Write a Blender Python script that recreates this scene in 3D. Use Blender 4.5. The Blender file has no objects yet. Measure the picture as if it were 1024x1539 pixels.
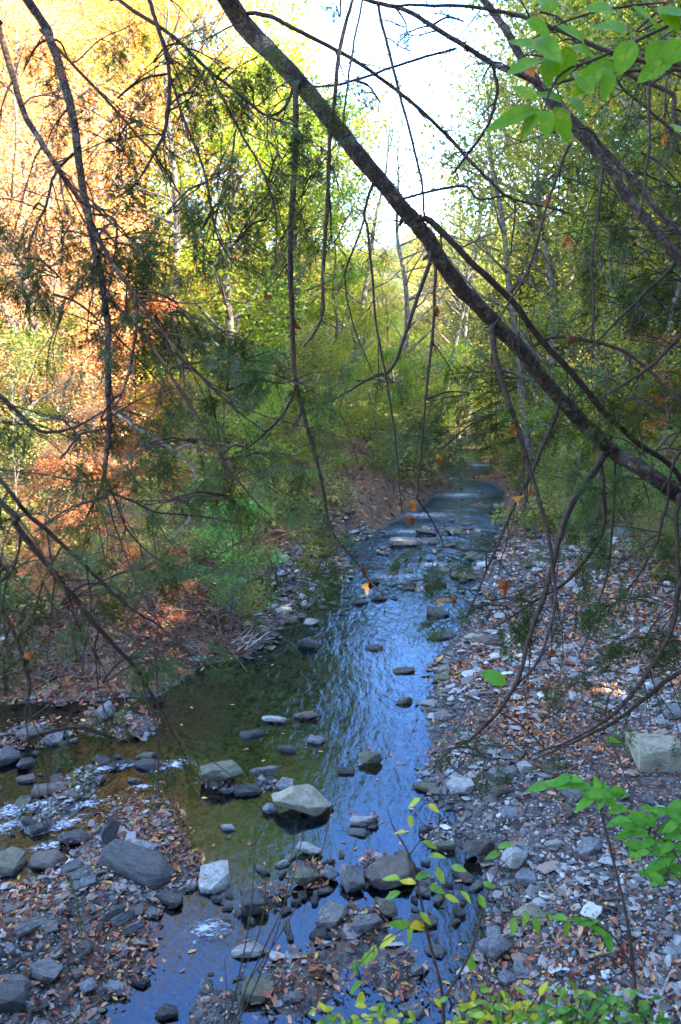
import bpy, bmesh, math, random
import numpy as np
from mathutils import Vector, Matrix

S = bpy.context.scene
COL = S.collection
R = math.radians
rng = np.random.default_rng(11)
random.seed(5)

# ------------------------------------------------------------------ camera and pixel helpers
F, CX, CY, H, P = 1200.0, 512.0, 769.5, 3.0, R(10.0)
CAM = np.array([0.0, 0.0, H])
FWD = np.array([0, math.cos(P), -math.sin(P)])
UP = np.array([0, math.sin(P), math.cos(P)])

def ray(px, py):
    return FWD + np.array([1.0, 0, 0]) * ((px - CX) / F) + UP * ((CY - py) / F)

def at_depth(px, py, d):
    return CAM + ray(px, py) * d

def at_z(px, py, z=0.0):
    r = ray(px, py)
    return CAM + r * ((z - H) / r[2])

cam = bpy.data.cameras.new('camera')
cam.sensor_fit = 'VERTICAL'
cam.sensor_height = 36.0
cam.lens = 36.0 * F / 1539.0
cam.clip_start = 0.05
cam.clip_end = 1000
co = bpy.data.objects.new('camera', cam)
co.location = CAM
co.rotation_euler = (math.pi / 2 - P, 0, 0)
COL.objects.link(co)
S.camera = co

# ------------------------------------------------------------------ numpy noise
def hash2(ix, iy, seed):
    h = (ix.astype(np.int64) * 374761393 + iy.astype(np.int64) * 668265263 + seed * 982451653) & 0x7fffffff
    h = ((h ^ (h >> 13)) * 1274126177) & 0x7fffffff
    h = h ^ (h >> 16)
    return (h & 0xffff) / 65535.0

def vnoise(x, y, seed=0):
    x0, y0 = np.floor(x), np.floor(y)
    fx, fy = x - x0, y - y0
    fx, fy = fx * fx * (3 - 2 * fx), fy * fy * (3 - 2 * fy)
    a, b = hash2(x0, y0, seed), hash2(x0 + 1, y0, seed)
    c, d = hash2(x0, y0 + 1, seed), hash2(x0 + 1, y0 + 1, seed)
    return (a * (1 - fx) + b * fx) * (1 - fy) + (c * (1 - fx) + d * fx) * fy

def fbm(x, y, seed=0, n=4):
    s, a, t = 0.0, 0.5, 0.0
    for i in range(n):
        s = s + a * (vnoise(x * 2 ** i, y * 2 ** i, seed + i) - 0.5) * 2
        t += a
        a *= 0.5
    return s / t

def sstep(a, b, x):
    t = np.clip((x - a) / (b - a), 0, 1)
    return t * t * (3 - 2 * t)

# ------------------------------------------------------------------ mesh helpers
def mesh_np(name, V, chunks, smooth=False):
    """V: n x 3; chunks: list of (m x k) index arrays."""
    me = bpy.data.meshes.new(name)
    V = np.asarray(V, dtype=np.float32)
    me.vertices.add(len(V))
    me.vertices.foreach_set('co', V.ravel())
    chunks = [np.asarray(c, dtype=np.int32) for c in chunks if len(c)]
    tot = np.concatenate([np.full(len(c), c.shape[1], dtype=np.int32) for c in chunks])
    idx = np.concatenate([c.ravel() for c in chunks])
    me.loops.add(len(idx))
    me.polygons.add(len(tot))
    me.loops.foreach_set('vertex_index', idx)
    start = np.concatenate([[0], np.cumsum(tot)[:-1]]).astype(np.int32)
    me.polygons.foreach_set('loop_start', start)
    me.polygons.foreach_set('use_smooth', np.full(len(tot), smooth, dtype=bool))
    me.update(calc_edges=True)
    return me

class MB:
    def __init__(s):
        s.V, s.T, s.Q, s.n = [], [], [], 0
    def add(s, V, T=None, Q=None):
        s.V.append(V)
        if T is not None and len(T): s.T.append(np.asarray(T) + s.n)
        if Q is not None and len(Q): s.Q.append(np.asarray(Q) + s.n)
        s.n += len(V)
    def mesh(s, name, smooth=False):
        ch = []
        if s.T: ch.append(np.concatenate(s.T))
        if s.Q: ch.append(np.concatenate(s.Q))
        return mesh_np(name, np.concatenate(s.V), ch, smooth)

def obj(name, me, mat=None, parent=None, **props):
    o = bpy.data.objects.new(name, me)
    COL.objects.link(o)
    if mat is not None and me is not None:
        if not me.materials:
            me.materials.append(mat)
        elif me.materials[0] is not mat:
            o.material_slots[0].link = 'OBJECT'
            o.material_slots[0].material = mat
    if parent is not None:
        o.parent = parent
    for k, v in props.items():
        o[k] = v
    return o

def thing(name, loc, label, cat, group=None, rz=0.0):
    o = bpy.data.objects.new(name, None)
    COL.objects.link(o)
    o.location = loc
    o.rotation_euler = (0, 0, rz)
    o.empty_display_size = 0.1
    o['label'], o['category'] = label, cat
    if group: o['group'] = group
    return o

def spline(pts, n):
    """Catmull-Rom through pts (k x c), n samples."""
    p = np.asarray(pts, float)
    if len(p) == 2:
        t = np.linspace(0, 1, n)[:, None]
        return p[0] * (1 - t) + p[1] * t
    q = np.vstack([2 * p[0] - p[1], p, 2 * p[-1] - p[-2]])
    k = len(p) - 1
    t = np.linspace(0, k - 1e-6, n)
    i = t.astype(int)
    f = (t - i)[:, None]
    a, b, c, d = q[i], q[i + 1], q[i + 2], q[i + 3]
    return 0.5 * (2 * b + (c - a) * f + (2 * a - 5 * b + 4 * c - d) * f ** 2 + (3 * b - a - 3 * c + d) * f ** 3)

def unit(v):
    return v / (np.linalg.norm(v, axis=-1, keepdims=True) + 1e-12)

def tube(pts, rad, sides=6, wob=0.0, cap=True):
    pts = np.asarray(pts, float)
    n = len(pts)
    rad = np.broadcast_to(np.asarray(rad, float), (n,))
    tan = unit(np.gradient(pts, axis=0))
    ref = np.array([0.0, 0, 1]) if abs(tan[0][2]) < 0.9 else np.array([1.0, 0, 0])
    u = unit(np.cross(tan[0], ref))
    U = np.empty((n, 3))
    for i in range(n):
        u = u - tan[i] * np.dot(u, tan[i])
        u = u / (np.linalg.norm(u) + 1e-12)
        U[i] = u
    W = np.cross(tan, U)
    a = np.linspace(0, 2 * math.pi, sides, endpoint=False)
    rr = rad[:, None] * np.ones((1, sides))
    if wob:
        rr = rr * (1 + wob * rng.normal(size=(n, sides)))
    V = pts[:, None, :] + (U[:, None, :] * np.cos(a)[None, :, None] + W[:, None, :] * np.sin(a)[None, :, None]) * rr[:, :, None]
    V = V.reshape(-1, 3)
    i, j = np.meshgrid(np.arange(n - 1), np.arange(sides), indexing='ij')
    j2 = (j + 1) % sides
    Q = np.stack([i * sides + j, i * sides + j2, (i + 1) * sides + j2, (i + 1) * sides + j], -1).reshape(-1, 4)
    T = None
    if cap:
        V = np.vstack([V, pts[0], pts[-1]])
        a0, a1 = n * sides, n * sides + 1
        jj = np.arange(sides)
        T = np.concatenate([np.stack([np.full(sides, a0), (jj + 1) % sides, jj], -1),
                            np.stack([np.full(sides, a1), (n - 1) * sides + jj, (n - 1) * sides + (jj + 1) % sides], -1)])
    return V, T, Q

def rotmats(n, tilt=0.5, r=None):
    """n random rotation matrices: random heading, then tilted by gaussian angles."""
    r = r or rng
    a = r.uniform(0, 2 * math.pi, n)
    b, c = r.normal(0, tilt, n), r.normal(0, tilt, n)
    ca, sa, cb, sb, cc, sc = np.cos(a), np.sin(a), np.cos(b), np.sin(b), np.cos(c), np.sin(c)
    Z, O = np.zeros(n), np.ones(n)
    Rz = np.stack([ca, -sa, Z, sa, ca, Z, Z, Z, O], -1).reshape(n, 3, 3)
    Rx = np.stack([O, Z, Z, Z, cb, -sb, Z, sb, cb], -1).reshape(n, 3, 3)
    Ry = np.stack([cc, Z, sc, Z, O, Z, -sc, Z, cc], -1).reshape(n, 3, 3)
    return Rx @ Ry @ Rz

def tile(V, T, pos, rot, scale, Q=None):
    """copies of a small template: returns V, T for all of them."""
    n, k = len(pos), len(V)
    scale = np.asarray(scale, float)
    if scale.ndim == 1: scale = scale[:, None] * np.ones((1, 3))
    W = np.einsum('nij,nkj->nki', rot, V[None] * scale[:, None, :]) + pos[:, None, :]
    off = (np.arange(n) * k)[:, None, None]
    TT = (T[None] + off).reshape(-1, T.shape[1])
    return W.reshape(-1, 3), TT

# ------------------------------------------------------------------ materials
def mat(name):
    m = bpy.data.materials.new(name)
    m.use_nodes = True
    nt = m.node_tree
    nt.nodes.clear()
    return m, nt

class NT:
    def __init__(s, nt):
        s.t = nt
    def n(s, typ, **kw):
        x = s.t.nodes.new(typ)
        for k, v in kw.items():
            if k.startswith('i_'):
                x.inputs[k[2:].replace('_', ' ')].default_value = v
            else:
                setattr(x, k, v)
        return x
    def l(s, a, b):
        s.t.links.new(a, b)
    def ramp(s, fac, stops, interp='LINEAR'):
        r = s.n('ShaderNodeValToRGB')
        cr = r.color_ramp
        cr.interpolation = interp
        while len(cr.elements) < len(stops): cr.elements.new(0.5)
        for e, (p, c) in zip(cr.elements, stops):
            e.position = p
            e.color = (*c, 1) if len(c) == 3 else c
        s.l(fac, r.inputs[0])
        return r.outputs[0]
    def noise(s, vec, scale, detail=4, rough=0.55, dist=0.0):
        x = s.n('ShaderNodeTexNoise')
        x.inputs['Scale'].default_value = scale
        x.inputs['Detail'].default_value = detail
        x.inputs['Roughness'].default_value = rough
        x.inputs['Distortion'].default_value = dist
        if vec is not None: s.l(vec, x.inputs['Vector'])
        return x
    def mix(s, fac, a, b, mode='MIX'):
        x = s.n('ShaderNodeMix', data_type='RGBA', blend_type=mode)
        for sock, v in ((0, fac), (6, a), (7, b)):
            if hasattr(v, 'type'): s.l(v, x.inputs[sock])
            else: x.inputs[sock].default_value = v if sock == 0 else ((*v, 1) if len(v) == 3 else v)
        return x.outputs[2]
    def math(s, op, a, b=None):
        x = s.n('ShaderNodeMath', operation=op)
        for i, v in enumerate((a, b)):
            if v is None: continue
            if hasattr(v, 'type'): s.l(v, x.inputs[i])
            else: x.inputs[i].default_value = v
        return x.outputs[0]
    def bump(s, h, strength=0.5, dist=0.02, normal=None):
        x = s.n('ShaderNodeBump')
        x.inputs['Strength'].default_value = strength
        x.inputs['Distance'].default_value = dist
        s.l(h, x.inputs['Height'])
        if normal is not None: s.l(normal, x.inputs['Normal'])
        return x.outputs[0]
    def bsdf(s, col, rough=0.8, normal=None, spec=0.3):
        b = s.n('ShaderNodeBsdfPrincipled')
        b.inputs['Roughness'].default_value = rough
        b.inputs['Specular IOR Level'].default_value = spec
        if hasattr(col, 'type'): s.l(col, b.inputs['Base Color'])
        else: b.inputs['Base Color'].default_value = (*col, 1)
        if normal is not None: s.l(normal, b.inputs['Normal'])
        return b
    def out(s, sh):
        o = s.n('ShaderNodeOutputMaterial')
        s.l(sh, o.inputs['Surface'])

def leaf_mat(name, stops, trans=0.45, rough=0.55, hue=0.0, boost=1.0):
    """leaves: each loose leaf takes its own colour from the ramp; light also passes through."""
    m, t = mat(name)
    N = NT(t)
    g = N.n('ShaderNodeNewGeometry')
    oi = N.n('ShaderNodeObjectInfo')
    f = N.math('ADD', g.outputs['Random Per Island'], N.math('MULTIPLY', N.math('SUBTRACT', oi.outputs['Random'], 0.5), hue))
    col = N.ramp(f, stops)
    sn = N.noise(g.outputs['Position'], 55, 4, .7)
    col = N.mix(.55, col, N.ramp(sn.outputs[0], [(.3, (.55, .5, .45)), (.5, (1,) * 3), (.7, (1.3, 1.25, 1.1))]), 'MULTIPLY')
    b = N.bsdf(col, rough, spec=0.2)
    tr = N.n('ShaderNodeBsdfTranslucent')
    tcol = N.mix(1.0, col, (1.15 * boost, 1.1 * boost, 0.55 * boost), 'MULTIPLY')
    N.l(tcol, tr.inputs['Color'])
    mx = N.n('ShaderNodeMixShader')
    mx.inputs[0].default_value = trans
    N.l(b.outputs[0], mx.inputs[1])
    N.l(tr.outputs[0], mx.inputs[2])
    N.out(mx.outputs[0])
    return m

def bark_mat(name, c0, c1, c2, scale=18, rough=0.85, bump=0.6):
    m, t = mat(name)
    N = NT(t)
    tc = N.n('ShaderNodeTexCoord')
    a = N.noise(tc.outputs['Object'], scale, 6, 0.65)
    b = N.noise(tc.outputs['Object'], scale * 4, 4, 0.6)
    v = N.n('ShaderNodeTexVoronoi', feature='DISTANCE_TO_EDGE')
    v.inputs['Scale'].default_value = scale * 1.6
    ds = N.noise(tc.outputs['Object'], scale * .8, 3, .6)
    wv = N.mix(.06, tc.outputs['Object'], ds.outputs['Color'])
    N.l(wv, v.inputs['Vector'])
    col = N.ramp(a.outputs[0], [(0.3, c0), (0.52, c1), (0.72, c2)])
    crack = N.ramp(v.outputs[0], [(0.0, (0.45,) * 3), (0.12, (1,) * 3)])
    col = N.mix(0.6, col, crack, 'MULTIPLY')
    h = N.math('ADD', N.math('MULTIPLY', b.outputs[0], 0.5), N.math('MULTIPLY', crack, 1.0))
    N.out(N.bsdf(col, rough, N.bump(h, bump, 0.01)).outputs[0])
    return m

M = {}
M['bark'] = bark_mat('hemlock bark', (0.02, 0.011, 0.006), (0.058, 0.034, 0.018), (0.19, 0.135, 0.085), 26, bump=1.0)
M['twig'] = bark_mat('twig bark', (0.018, 0.009, 0.004), (0.046, 0.023, 0.011), (0.1, 0.056, 0.03), 60, bump=0.3)
M['greybark'] = bark_mat('grey bark', (0.07, 0.062, 0.055), (0.15, 0.13, 0.11), (0.27, 0.25, 0.22), 7)
M['palebark'] = bark_mat('pale dead wood and lit limb', (0.2, 0.16, 0.12), (0.36, 0.29, 0.22), (0.5, 0.43, 0.34), 12)
M['needle'] = leaf_mat('hemlock needles', [(0.0, (0.018, 0.03, 0.008)), (0.5, (0.04, 0.068, 0.014)), (0.88, (0.08, 0.11, 0.022)), (1.0, (0.15, 0.09, 0.03))], 0.35, 0.7)
M['orange'] = leaf_mat('orange leaves', [(0.0, (0.5, 0.15, 0.05)), (0.35, (0.66, 0.27, 0.1)), (0.7, (0.7, 0.4, 0.17)), (1.0, (0.46, 0.4, 0.1))], 0.45, hue=0.5)
M['peach'] = leaf_mat('peach leaves', [(0.0, (0.66, 0.3, 0.16)), (0.5, (0.76, 0.45, 0.26)), (1.0, (0.72, 0.55, 0.27))], 0.45, hue=0.4)
M['rust'] = leaf_mat('rust leaves', [(0.0, (0.34, 0.075, 0.03)), (0.5, (0.52, 0.16, 0.06)), (1.0, (0.5, 0.25, 0.12))], 0.4, hue=0.4)
M['gold'] = leaf_mat('gold leaves', [(0.0, (0.5, 0.25, 0.04)), (0.5, (0.6, 0.4, 0.07)), (1.0, (0.45, 0.42, 0.1))], 0.45, hue=0.5)
M['yellowgreen'] = leaf_mat('yellow green leaves', [(0.0, (0.14, 0.22, 0.03)), (0.5, (0.28, 0.33, 0.045)), (0.85, (0.42, 0.4, 0.06)), (1.0, (0.55, 0.38, 0.06))], 0.5, hue=0.5)
M['limegreen'] = leaf_mat('bright green leaves', [(0.0, (0.11, 0.24, 0.025)), (0.6, (0.22, 0.36, 0.04)), (1.0, (0.36, 0.42, 0.06))], 0.5, hue=0.4)
M['green'] = leaf_mat('green leaves', [(0.0, (0.035, 0.09, 0.02)), (0.6, (0.07, 0.16, 0.03)), (1.0, (0.16, 0.24, 0.04))], 0.4, hue=0.4)
M['olive'] = leaf_mat('olive leaves', [(0.0, (0.09, 0.13, 0.04)), (0.5, (0.2, 0.23, 0.06)), (1.0, (0.38, 0.34, 0.09))], 0.45, hue=0.5)
M['freshleaf'] = leaf_mat('fresh broad leaf', [(0.0, (0.09, 0.26, 0.025)), (1.0, (0.15, 0.36, 0.04))], 0.55, 0.4)
M['saplingleaf'] = leaf_mat('sapling leaf', [(0.0, (0.1, 0.22, 0.03)), (0.55, (0.2, 0.32, 0.04)), (0.75, (0.42, 0.42, 0.04)), (1.0, (0.6, 0.42, 0.03))], 0.4, 0.45)
M['herbleaf'] = leaf_mat('herb leaf', [(0.0, (0.05, 0.16, 0.025)), (0.7, (0.12, 0.26, 0.04)), (1.0, (0.3, 0.34, 0.05))], 0.4, 0.45)
M['deadleaf'] = leaf_mat('withered leaf', [(0.0, (0.1, 0.035, 0.015)), (0.5, (0.26, 0.075, 0.02)), (0.85, (0.4, 0.14, 0.03)), (1.0, (0.5, 0.25, 0.06))], 0.35, 0.7, hue=1.0)
M['litter'] = leaf_mat('fallen leaves', [(0.0, (0.06, 0.02, 0.012)), (0.25, (0.2, 0.062, 0.034)), (0.55, (0.42, 0.15, 0.075)), (0.85, (0.55, 0.27, 0.14)), (0.96, (0.5, 0.27, 0.05)), (1.0, (0.55, 0.4, 0.08))], 0.15, 0.6)

def stone_mat(name, c0, c1, c2, scale=7.0, rough=0.6, layers=True):
    m, t = mat(name)
    N = NT(t)
    tc = N.n('ShaderNodeTexCoord')
    oi = N.n('ShaderNodeObjectInfo')
    vm = N.n('ShaderNodeVectorMath', operation='ADD')
    N.l(tc.outputs['Object'], vm.inputs[0])
    cx = N.n('ShaderNodeCombineXYZ')
    N.l(N.math('MULTIPLY', oi.outputs['Random'], 37.0), cx.inputs[0])
    N.l(cx.outputs[0], vm.inputs[1])
    v = vm.outputs[0]
    a = N.noise(v, scale, 6, 0.62, 0.4)
    b = N.noise(v, scale * 6, 5, 0.7)
    c = N.noise(v, scale * 0.5, 3, 0.6, 1.0)
    col = N.ramp(a.outputs[0], [(0.28, c0), (0.5, c1), (0.75, c2)])
    sp = N.ramp(b.outputs[0], [(0.33, (0.5,) * 3), (0.66, (1.3,) * 3)])
    col = N.mix(0.85, col, sp, 'MULTIPLY')
    dsn = N.noise(v, scale * .6, 3, .6)
    vk = N.n('ShaderNodeTexVoronoi', feature='DISTANCE_TO_EDGE')
    vk.inputs['Scale'].default_value = 3.2
    N.l(N.mix(.16, v, dsn.outputs['Color']), vk.inputs['Vector'])
    crk = N.ramp(vk.outputs[0], [(.0, (.35,) * 3), (.035, (1,) * 3)])
    col = N.mix(N.ramp(c.outputs[0], [(.4, (.8,) * 3), (.55, (0,) * 3)]), col, crk, 'MULTIPLY')
    moss = N.ramp(c.outputs[0], [(0.55, (0, 0, 0)), (0.7, (1, 1, 1))])
    col = N.mix(N.math('MULTIPLY', moss, 0.55), col, (0.085, 0.08, 0.04))
    hs = N.math('ADD', N.math('MULTIPLY', a.outputs[0], 0.7), N.math('MULTIPLY', b.outputs[0], 0.5))
    if layers:
        mp = N.n('ShaderNodeMapping')
        mp.inputs['Scale'].default_value = (1.2, 1.2, 26)
        N.l(v, mp.inputs['Vector'])
        ly = N.noise(mp.outputs[0], 2.2, 3, 0.6)
        hs = N.math('ADD', hs, N.math('MULTIPLY', ly.outputs[0], 0.8))
    ge = N.n('ShaderNodeNewGeometry')
    sx = N.n('ShaderNodeSeparateXYZ')
    N.l(ge.outputs['Position'], sx.inputs[0])
    wn = N.noise(ge.outputs['Position'], 9, 3, .6)
    wz = N.math('ADD', sx.outputs[2], N.math('MULTIPLY', N.math('SUBTRACT', wn.outputs[0], .5), .09))
    wet = N.ramp(wz, [(.005, (1, 1, 1)), (.035, (0, 0, 0))])
    col = N.mix(N.math('MULTIPLY', wet, .8), col, N.mix(1, col, (.34, .32, .29), 'MULTIPLY'))
    bs = N.bsdf(col, rough, N.bump(hs, 0.8, 0.03), 0.35)
    N.l(N.math('SUBTRACT', rough, N.math('MULTIPLY', wet, rough - .22)), bs.inputs['Roughness'])
    N.out(bs.outputs[0])
    return m

M['pale'] = stone_mat('pale sandstone', (0.2, 0.185, 0.15), (0.37, 0.35, 0.3), (0.52, 0.5, 0.45))
M['tan'] = stone_mat('tan sandstone', (0.24, 0.2, 0.12), (0.36, 0.31, 0.2), (0.46, 0.42, 0.31))
M['grey'] = stone_mat('grey shale', (0.08, 0.074, 0.066), (0.16, 0.15, 0.135), (0.29, 0.275, 0.25))
M['blue'] = stone_mat('blue grey shale', (0.09, 0.09, 0.088), (0.2, 0.2, 0.198), (0.34, 0.34, 0.335))
M['dark'] = stone_mat('dark wet shale', (0.035, 0.034, 0.032), (0.065, 0.062, 0.058), (0.11, 0.105, 0.1), rough=0.35)
M['brown'] = stone_mat('brown stone', (0.065, 0.048, 0.036), (0.12, 0.09, 0.07), (0.19, 0.15, 0.12), rough=0.5)
M['moss'] = stone_mat('olive weathered stone', (0.07, 0.066, 0.035), (0.14, 0.13, 0.075), (0.22, 0.2, 0.13))
# ------------------------------------------------------------------ creek outline (ground points on the water level)
WATER_PX = [(702, 650), (684, 655), (674, 668), (688, 690), (688, 712), (654, 745), (622, 770), (585, 797), (540, 812), (512, 832),
            (530, 858), (508, 882), (470, 905), (432, 930), (402, 965), (370, 986), (300, 1000), (272, 1024), (240, 1045), (120, 1052),
            (0, 1058), (-200, 1058), (-700, 1080), (-700, 1345), (-100, 1342), (40, 1334), (104, 1296), (145, 1246), (180, 1206), (240, 1198),
            (266, 1240), (276, 1290), (300, 1322), (258, 1345), (206, 1362), (212, 1402), (214, 1442), (165, 1496), (140, 1560), (130, 1700),
            (690, 1700), (694, 1560), (712, 1500), (722, 1430), (748, 1380), (744, 1330), (722, 1290), (690, 1258), (698, 1222), (664, 1195),
            (640, 1160), (655, 1130), (655, 1090), (640, 1060), (655, 1020), (652, 990), (690, 952), (715, 925), (730, 895), (722, 862),
            (748, 830), (756, 795), (758, 740), (738, 700), (724, 672), (716, 655)]
WP = np.array([at_z(x, y)[:2] for x, y in WATER_PX])

def poly_sd(x, y, poly):
    """signed distance to polygon, positive outside."""
    sh = x.shape
    p = np.stack([x.ravel(), y.ravel()], -1)
    best = np.full(len(p), 1e18)
    inside = np.zeros(len(p), bool)
    n = len(poly)
    for i in range(n):
        a, b = poly[i], poly[(i + 1) % n]
        e = b - a
        w = p - a
        t = np.clip((w @ e) / (e @ e), 0, 1)
        d = w - t[:, None] * e
        best = np.minimum(best, (d ** 2).sum(1))
        c = ((a[1] <= p[:, 1]) & (b[1] > p[:, 1])) | ((b[1] <= p[:, 1]) & (a[1] > p[:, 1]))
        with np.errstate(divide='ignore', invalid='ignore'):
            xi = a[0] + (p[:, 1] - a[1]) / (b[1] - a[1]) * e[0]
        inside ^= c & (p[:, 0] < xi)
    s = np.sqrt(best)
    return np.where(inside, -s, s).reshape(sh)

# centre line of the creek: used to tell the two banks apart
CLY = np.array([-30, 2.5, 4.2, 6, 8, 10, 13, 17, 22, 28, 36, 60, 150.0])
CLX = np.array([-0.4, -0.3, -0.1, -0.2, 0.05, 0.55, 1.3, 2.6, 4.2, 5.3, 6.6, 9.0, 9.0])
ISLES = [(560, 1298, .13), (470, 1316, .16), (545, 1392, .24), (450, 1478, .28), (398, 1356, .14), (125, 1170, .2), (60, 1240, .16), (205, 1092, .3),
         (40, 1104, .34), (150, 1086, .26), (590, 1462, .2), (330, 1172, .18), (400, 1175, .14), (320, 1520, .18), (100, 1205, .2), (640, 1330, .12),
         (560, 1236, .1), (660, 1262, .14), (610, 880, .3), (640, 800, .5), (580, 830, .3), (690, 700, 1.1), (715, 675, 1.3), (745, 720, .9), (720, 720, .7), (670, 735, .6), (720, 760, .5), (700, 800, .5), (600, 850, .25), (690, 860, .3), (740, 690, .8), (655, 830, .25)]
ISW = np.array([[*at_z(a, b)[:2], r] for a, b, r in ISLES])

def height(x, y):
    x, y = np.asarray(x, float), np.asarray(y, float)
    sd = poly_sd(x, y, WP) + (0.06 + .25 * sstep(10, 16, y)) * fbm(x * 3 / np.clip(y / 10, 1, 2), y * 2 / np.clip(y / 10, 1, 2), 3, 3)
    far = np.clip(y / 12, 1, 4)
    bed = -np.minimum(np.where(x < .1, .11, .17), 0.3 * np.abs(sd)) + 0.02 * fbm(x * 5, y * 5, 9, 3)
    for ix, iy, r in ISW:
        g = np.exp(-((x - ix) ** 2 + ((y - iy) * 0.8) ** 2) / (r * r))
        bed = bed + g * np.clip(0.045 - bed, 0, 1)
    left = x < np.interp(y, CLY, CLX)
    d = np.maximum(sd, 0)
    lb = sstep(5.6, 7.4, y)
    left_h = lb * (0.55 * sstep(0.02, 1.0, d) + 0.26 * np.maximum(d - 1.0, 0) * sstep(0.8, 3, d) + 0.1 * np.maximum(d - 5, 0)) + \
        (1 - lb) * (0.16 * sstep(0, 0.8, d) + 0.22 * np.maximum(d - 2.2, 0))
    right_h = 0.14 * sstep(0, 0.5, d) + 0.05 * np.minimum(d, 3.2) + 0.34 * np.maximum(d - 3.4 + 1.5 * sstep(7.5, 11, y), 0) * sstep(3.2, 5, d + 1.5 * sstep(7.5, 11, y))
    right_h = right_h + sstep(8, 14, y) * 0.25 * np.maximum(d - 0.7, 0)
    hh = np.where(left, left_h, right_h)
    hh = 13 * (1 - np.exp(-hh / 13))
    hh = hh + 0.10 * np.maximum(y - 34, 0) * sstep(34, 60, y)
    hh = hh + 0.03 * fbm(x * 2.2, y * 2.2, 21, 4) * sstep(0, 0.4, d) + 0.25 * fbm(x * 0.35, y * 0.35, 31, 4) * sstep(3, 7, d)
    hh = hh + 1.35 * sstep(2.15, 1.1, y) * (sd > -9)
    out = np.where(sd > 0, hh + 0.012, bed + 1.35 * sstep(2.15, 1.1, y))
    return out

def h1(x, y):
    return float(height(np.array([x]), np.array([y]))[0])

def on_ground(px, py, dz=0.0):
    z = 0.0
    for _ in range(8):
        p = at_z(px, py, z)
        z = max(0.0, h1(p[0], p[1])) * 0.7 + z * 0.3
    return np.array([p[0], p[1], z + dz])

u = np.linspace(-1, 1, 330)
xs = 7.0 * u + 150 * np.sign(u) * np.abs(u) ** 6
ys = [-40, -25, -15, -9, -6, -4, -2.5, -1.5, -0.8, -0.2, 0.3, 0.7]
yy = 1.0
while yy < 170:
    ys.append(yy)
    yy += 0.012 * yy + 0.008
ys = np.array(ys)
gx, gy = np.meshgrid(xs, ys)
gx = gx + np.interp(gy, CLY, CLX)
gz = height(gx, gy)
nx, ny = len(xs), len(ys)
ii, jj = np.meshgrid(np.arange(ny - 1), np.arange(nx - 1), indexing='ij')
Q = np.stack([ii * nx + jj, ii * nx + jj + 1, (ii + 1) * nx + jj + 1, (ii + 1) * nx + jj], -1).reshape(-1, 4)
gm = mesh_np('ground', np.stack([gx, gy, gz], -1).reshape(-1, 3), [Q], True)

# ground material: gravel near the water, leaf mould on the slopes
m, t = mat('forest ground')
N = NT(t)
geo = N.n('ShaderNodeNewGeometry')
pos = geo.outputs['Position']
sep = N.n('ShaderNodeSeparateXYZ')
N.l(pos, sep.inputs[0])
vor = N.n('ShaderNodeTexVoronoi')
vor.inputs['Scale'].default_value = 26
N.l(pos, vor.inputs['Vector'])
vor2 = N.n('ShaderNodeTexVoronoi')
vor2.inputs['Scale'].default_value = 17
N.l(pos, vor2.inputs['Vector'])
n1 = N.noise(pos, 1.3, 5, 0.6)
n2 = N.noise(pos, 30, 5, 0.7)
s1 = N.n('ShaderNodeSeparateColor')
N.l(vor.outputs['Color'], s1.inputs[0])
s2 = N.n('ShaderNodeSeparateColor')
N.l(vor2.outputs['Color'], s2.inputs[0])
gravel = N.ramp(s1.outputs[0], [(0.0, (0.02, 0.018, 0.016)), (0.4, (0.045, 0.041, 0.037)), (0.75, (0.1, 0.092, 0.083)), (1.0, (0.12, 0.06, 0.035))])
mould = N.ramp(s2.outputs[0], [(0.0, (0.05, 0.03, 0.02)), (0.3, (0.12, 0.06, 0.035)), (0.6, (0.22, 0.11, 0.06)), (0.85, (0.3, 0.17, 0.1)), (1.0, (0.1, 0.12, 0.03))])
hz = N.math('ADD', sep.outputs[2], N.math('MULTIPLY', N.math('SUBTRACT', n1.outputs[0], 0.5), 0.5))
def mr(v, a, b, lo, hi):
    x = N.n('ShaderNodeMapRange', interpolation_type='SMOOTHSTEP')
    N.l(v, x.inputs[0])
    for i, q in zip((1, 2, 3, 4), (a, b, lo, hi)): x.inputs[i].default_value = q
    return x.outputs[0]
dry = mr(sep.outputs[2], .004, .03, 0, 1)
hz = N.math('ADD', hz, N.math('MULTIPLY', dry, N.math('ADD', N.math('MULTIPLY', mr(sep.outputs[0], -.9, -1.3, 0, .5), mr(sep.outputs[1], 6.4, 7, 0, 1)), mr(sep.outputs[1], 11, 16, 0, .35))))
fz = N.ramp(hz, [(0.2, (0, 0, 0)), (0.4, (1, 1, 1))])
mould = N.mix(N.ramp(n1.outputs[0], [(.35, (0, 0, 0)), (.65, (.7,) * 3)]), mould, (.13, .07, .045))
mould = N.mix(mr(sep.outputs[1], 26, 44, 0, .75), mould, (.07, .095, .03))
col = N.mix(fz, gravel, mould)
bedf = N.ramp(N.math('ADD', sep.outputs[2], 0.5), [(0.47, (1, 1, 1)), (0.507, (0, 0, 0))])
bedc = N.mix(n1.outputs[0], (0.12, 0.094, 0.06), (0.22, 0.18, 0.125))
bedc = N.mix(0.7, bedc, N.ramp(s1.outputs[1], [(0, (0.5,) * 3), (1, (1.4,) * 3)]), 'MULTIPLY')
col = N.mix(bedf, col, bedc)
col = N.mix(0.6, col, N.ramp(n2.outputs[0], [(0.3, (0.6,) * 3), (0.7, (1.25,) * 3)]), 'MULTIPLY')
hh = N.math('ADD', N.math('MULTIPLY', N.math('SUBTRACT', 1.0, vor.outputs['Distance']), 0.8), N.math('MULTIPLY', n2.outputs[0], 0.4))
N.out(N.bsdf(col, 0.85, N.bump(hh, 0.7, 0.03), 0.25).outputs[0])
M['ground'] = m
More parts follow.
